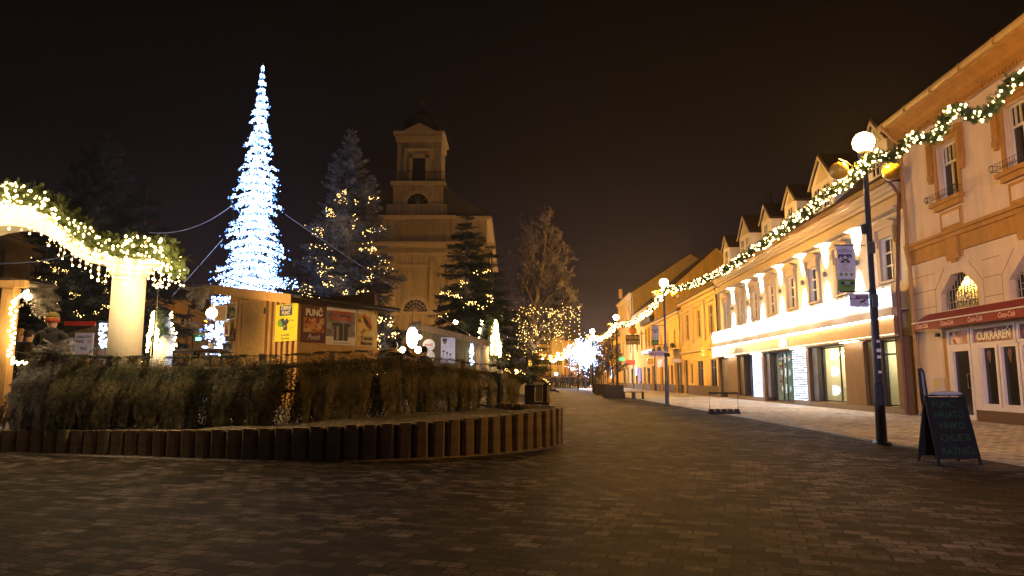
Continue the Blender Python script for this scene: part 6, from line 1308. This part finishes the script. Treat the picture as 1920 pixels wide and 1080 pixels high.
# litter bin, lamp bollard, bench slats and second planter behind the rim
q=D(1005,740,17.5); t=thing('litter_bin','grey box litter bin on a dark stand behind the planter corner','bin',(q.x,17.5,.55))
w0=D(1014,740,17.5).x-q.x; m=MB(); m.box(.0,w0*1.3,0,.3,.12,D(1005,722,17.5).z-.55); m.build('bin_box',M('bin_metal',(.1,.09,.075),.5,.15),t)
m=MB(); m.prism([(-.03,D(1005,722,17.5).z-.55),(w0*1.3+.03,D(1005,722,17.5).z-.55),(w0*1.3+.07,D(1005,718,17.5).z-.55),(-.07,D(1005,718,17.5).z-.55)],(-.04,.34),lambda a,b,tt:(a,tt,b)); m.build('lid',GREYP,t)
m=MB(); m.box(-.28,-.04,.05,.25,.1,.52); m.box(-.28,w0*1.3+.16,.02,.28,0,.1); m.box(w0*1.3+.02,w0*1.3+.12,.05,.25,.1,.6); m.build('stand',BLACK,t)
t=thing('park_bench','pale slatted bench glimpsed between the hedge end and the litter bin','bench',(0,0,0)); a=D(972,737,18.5); 
for k in range(6):
    m=MB(); p0=D(969+3*k,738-1.5*k+6,18.3); m.box(p0.x,p0.x+.035,18.3,18.33,.62,p0.z+.25); m.build('slat',WHITE,t)
m=MB(); m.box(D(966,750,18.2).x,D(998,750,18.2).x,18.0,18.28,.80,.84); m.build('seat',WHITE,t)
pl2=thing('planter_wall','second palisade planter wall behind the litter bin','planter wall',(0,0,0)); m=MB(); m.box(-.1,2.2,22,24.5,0,.6)
for k in range(13):
    x=D(968+5*k,745,22).x; mm=MB(); mm.box(x-.06,x+.04,21.95,22.05,.0,D(970,728,22).z); mm.build('palisade_block',PALM,pl2)
m=MB(); m.box(D(965,728,22).x,D(1022,728,22).x,22.05,24,.3,D(970,729,22).z-.04); m.build('soil',SOIL,pl2)
m=MB(); a=D(1022,738,22)
m=MB(); V=[]
p=[G(938,757,.62),G(992,739,.85)]; pa=Vector((p[0][0],p[0][1],.62)); pb=D(985,740,21.5)
m.frame_box(pa-Vector((0,0,.2)),pb-pa,(.16,.1,0),(0,0,.24)); o=m.build('timber_edge',PINE_D); tag(o,'sloping timber edging beam at the right end of the hedge','edging')
q=D(937,688,15.6); t=thing('bollard_light','slim dark bollard light with a black cap among the hedge boughs','bollard',(q.x,15.3,.6)); m=MB(); m.tube([(0,0,0),(0,0,q.z-.6-.15)],.035,10); m.build('post',DARKMETAL,t); m=MB(); m.lathe([(.045,q.z-.75),(.045,q.z-.66)],(0,0,0),12); m.build('lens',WHT,t); m=MB(); m.lathe([(.06,q.z-.66),(.065,q.z-.62),(.05,q.z-.58),(.01,q.z-.57)],(0,0,0),12); m.build('cap',BLACK,t)
# ================================================= PEOPLE
SKIN=M('skin',(.45,.28,.2),.6,.05)
def skin_body(name,verts,edges,radii,mats,faces_mat,parent,sub=1):
    me=bpy.data.meshes.new(name); me.from_pydata(verts,edges,[]); o=bpy.data.objects.new(name,me); C.objects.link(o)
    md=o.modifiers.new('skin','SKIN'); md.use_smooth_shade=True; md.branch_smoothing=.6
    for i,r in enumerate(radii): me.skin_vertices[0].data[i].radius=(r if isinstance(r,tuple) else (r,r))
    me.skin_vertices[0].data[0].use_root=True
    sb=o.modifiers.new('sub','SUBSURF'); sb.levels=sub; sb.render_levels=sub
    bpy.context.view_layer.update(); dg=bpy.context.evaluated_depsgraph_get(); nm=bpy.data.meshes.new_from_object(o.evaluated_get(dg)); bpy.data.objects.remove(o)
    nm.materials.clear()
    for m in mats: nm.materials.append(m)
    for p in nm.polygons: p.material_index=faces_mat(p.center); p.use_smooth=True
    nm.name=name; return nm
def body_mesh(seed,coat,trs,hands='down',sub=1,stride=.1,bulk=1.0):
    # returns mesh of a standing clothed adult 1.75 m facing -y ; back is +y
    r=random.Random(seed); st=stride
    V=[(0,0,.98),(0,.01,1.15),(0,.015,1.34),(0,.01,1.46),(0,0,1.53),(0,-.01,1.62),(0,-.015,1.70)]
    R=[(.155,.12),(.15,.115),(.17,.12),(.10,.09),(.06,.06),(.082,.095),(.07,.085)]
    E=[(0,1),(1,2),(2,3),(3,4),(4,5),(5,6)]
    def ch(root,pts,rs):
        i=root
        for p,q in zip(pts,rs): V.append(p); R.append((q,q)); E.append((i,len(V)-1)); i=len(V)-1
        return i
    for sx in(-1,1):
        y=st*sx
        ch(0,[(sx*.10,0,.88),(sx*.105,-y*.5,.5),(sx*.11,-y+.02,.1),(sx*.115,-y-.04,.04),(sx*.125,-y-.15,.03)],[.095,.062,.045,.045,.035])
        if hands=='down': ch(3,[(sx*.19,.01,1.42),(sx*.25,.03,1.15),(sx*.27,-.03,.92),(sx*.27,-.06,.82)],[.068,.052,.042,.034])
        else: ch(3,[(sx*.19,.0,1.42),(sx*.25,-.02,1.16),(sx*.16,-.24,1.06),(sx*.08,-.30,1.08)],[.068,.055,.045,.036])
    R=[(a*bulk,b*bulk) if i<4 else (a,b) for i,(a,b) in enumerate(R)]
    def fm(c):
        if c.z>1.52 : return 2
        if hands=='down' and c.z<.86 and abs(c.x)>.22: return 2
        if hands!='down' and c.y<-.25 and c.z>.9: return 2
        return 0 if c.z>.78 else 1
    return skin_body('body',V,E,R,[coat,trs,SKIN],fm,None,sub)
DCOAT=[M('black_coat',(.012,.012,.016),.8,.2),M('navy_coat',(.015,.02,.04),.8,.2),M('brown_coat',(.035,.022,.016),.8,.2)]; DTR=M('dark_trousers',(.012,.013,.018),.85,.2); HAIR=M('dark_hair',(.02,.013,.01),.7,.3)
def face_bits(me,parent):
    m=MB()
    for sx in(-1,1): m.mat(0).sphere((sx*.032,-.098,1.665),.011,8,6); m.mat(1).sphere((sx*.088,-.005,1.655),.022,8,6,(.4,.8,1.3))
    m.mat(1).prism([(-.014,1.625),(.014,1.625),(.006,1.665),(-.006,1.665)],(-.125,-.09),lambda a,b,t:(a,t,b)); m.mat(2).box(-.025,.025,-.104,-.095,1.598,1.606); m.build('face_features',[BLACK,SKIN,RED],parent)
def hand(parent,x,y,z,sx):
    m=MB(); m.sphere((x,y,z-.03),.04,10,6,(.45,.9,1.1))
    for k in range(4):
        yy=y-.03+.02*k; L_=[.062,.072,.07,.055][k]; m.tube([(x,yy,z-.055),(x-sx*.008,yy-.004,z-.055-L_*.5),(x-sx*.028,yy-.006,z-.055-L_)],[.0095,.009,.007],6)
    m.tube([(x,y-.03,z-.02),(x-sx*.015,y-.055,z-.045),(x-sx*.02,y-.06,z-.07)],[.011,.01,.008],6); m.build('hand',SKIN,parent,True)
# near visitor seen from behind in a striped knitted hat
q=D(84,600,11.9)
t=thing('person','person in a dark jacket and striped orange knitted hat, seen from behind under the arch','person',(q.x,11.9+.2,.55-.03),PI+rad(8)); t.scale=(1.06,1.06,(D(84,586,12.1).z-.52)/1.80)
bm_=body_mesh(3,DCOAT[0],DTR,'front',2,.06,1.22); link('body',bm_,t)
m=MB(); m.mat(0).lathe([(.098,1.63),(.104,1.66),(.104,1.675)],(0,.0,0),20,1,1.12); m.mat(1).lathe([(.104,1.675),(.103,1.71)],(0,0,0),20,1,1.12); m.mat(2).lathe([(.103,1.71),(.096,1.745),(.075,1.785),(.04,1.81),(.01,1.815)],(0,0,0),20,1,1.12); m.build('knitted_hat',[M('hat_red',(.3,.05,.03),.9,.2),M('hat_orange',(.35,.12,.03),.9,.2),M('hat_green',(.12,.1,.03),.9,.2)],t,True)
m=MB(); m.lathe([(.09,1.44),(.095,1.5),(.085,1.54)],(0,.01,0),16,1,1); m.build('collar',DCOAT[0],t,True); face_bits(None,t)
for sx in(-1,1): hand(t,sx*.07,-.32,1.09,sx)
pers=[]
for s_ in range(4):
    me=body_mesh(10+s_,DCOAT[s_%3],DTR,'down' if s_%2 else 'front',1,.05+.07*s_,1.15+.08*(s_%2)); pers.append(me)
def person(label,x,y,z,rz,k,scale=1.0,hat=None,group=None,detail=True):
    t=thing('person',label,'person',(x,y,z),rz,group); t.scale=(scale,)*3; link('body',pers[k],t)
    m=MB()
    if hat: m.lathe([(.1,1.64),(.104,1.70),(.09,1.76),(.05,1.80),(.01,1.81)],(0,0,0),12,1,1.1); m.build('hat',hat,t,True)
    else: m.sphere((0,.015,1.695),.1,12,8,(.95,1.05,.95)); m.build('hair',HAIR,t,True)
    if detail:
        face_bits(None,t)
        for sx in(-1,1):
            if k%2: hand(t,sx*.27,-.06,.83,sx)
            else: hand(t,sx*.07,-.32,1.1,sx)
    return t
q=D(38,620,15); person('person in a dark coat half hidden behind the stall post, left of the hatted visitor',q.x,15,.5,rad(30),1,1.0,M('tan_hat',(.35,.2,.08),.9,.2))
q=D(56,620,14.6); person('person in dark clothes just left of the visitor with the striped hat',q.x,14.6,.5,rad(160),2,.98)
q=D(738,660,17.4); person('person in a black coat and cap standing right of the mead poster',q.x,17.4,.42,rad(170),0,.96,BLACK)
q=D(764,660,18.6); person('person in dark blue between the two huts below the bright lamp',q.x,18.6,.40,rad(190),1,.9,None)
q=D(796,660,18.0); person('person with dark hair standing in front of the round white signs',q.x,18.0,.38,rad(150),2,.94)
# crowd across the street
rg=random.Random(12); npc=0
words=['black','navy','brown']; xs=list(np.linspace(1024,1103,26))
for i,px in enumerate(xs):
    Y=101+rg.uniform(0,5); q=D(px+rg.uniform(-1,1),720,Y); k=rg.randrange(4); hat=rg.choice([None,BLACK,DCOAT[1]])
    t=person('',q.x,Y,0,rg.choice([0,PI])+rg.uniform(-.9,.9),k,rg.uniform(.95,1.08),hat,'people standing in a row across the far street',detail=False); t['label']='dark-clothed person in the blurred row of people across the far street'
for (px,Y,lab) in((1010,20,None),):
    pass
# ================================================= HAZE, WORLD, SUN-LESS NIGHT, CAMERA
mb=MB(); mb.box(-60,60,-45,215,-1,34); hz_=mb.build('haze',[]); hz_.data.materials.clear()
m=bpy.data.materials.new('haze_air'); m.use_nodes=True; nt=m.node_tree
for n_ in list(nt.nodes):
    if n_.type=='BSDF_PRINCIPLED': nt.nodes.remove(n_)
v=nt.nodes.new('ShaderNodeVolumePrincipled'); v.inputs['Color'].default_value=(.85,.87,.92,1); v.inputs['Density'].default_value=.0004; v.inputs['Anisotropy'].default_value=.35
nt.links.new(v.outputs[0],nt.nodes['Material Output'].inputs['Volume']); hz_.data.materials.append(m); tag(hz_,kind='stuff'); tag(hz_,'thin night haze filling the whole street','haze')
w=bpy.data.worlds.new('World'); bpy.context.scene.world=w; w.use_nodes=True; nt=w.node_tree; bg=nt.nodes['Background']
tc=nt.nodes.new('ShaderNodeTexCoord'); sx=nt.nodes.new('ShaderNodeSeparateXYZ'); rp=nt.nodes.new('ShaderNodeValToRGB'); e=rp.color_ramp.elements
e[0].position=0; e[0].color=(.040,.026,.052,1); e[1].position=.55; e[1].color=(.0010,.0005,.0005,1); q=e.new(.13); q.color=(.013,.0075,.011,1); q=e.new(.3); q.color=(.0036,.0020,.0021,1)
nt.links.new(tc.outputs['Generated'],sx.inputs[0]); nt.links.new(sx.outputs['Z'],rp.inputs['Fac']); nt.links.new(rp.outputs[0],bg.inputs[0]); bg.inputs[1].default_value=1.0
cam=bpy.data.cameras.new('camera'); cam.sensor_width=36; cam.lens=FP/1920*36; cam.clip_end=2000; co=bpy.data.objects.new('camera',cam); C.objects.link(co); co.location=(0,0,H); co.rotation_euler=(PI/2+PITCH,0,0)
sc=bpy.context.scene; sc.camera=co
sc.view_settings.view_transform='Standard'; sc.view_settings.look='None'; sc.view_settings.exposure=0; sc.view_settings.gamma=1
cy=sc.cycles; cy.use_denoising=True; cy.max_bounces=5; cy.diffuse_bounces=2; cy.glossy_bounces=3; cy.transmission_bounces=3; cy.volume_bounces=0; cy.transparent_max_bounces=8; cy.sample_clamp_indirect=2.5; cy.sample_clamp_direct=0; cy.caustics_reflective=False; cy.caustics_refractive=False; cy.use_light_tree=True; cy.use_adaptive_sampling=False
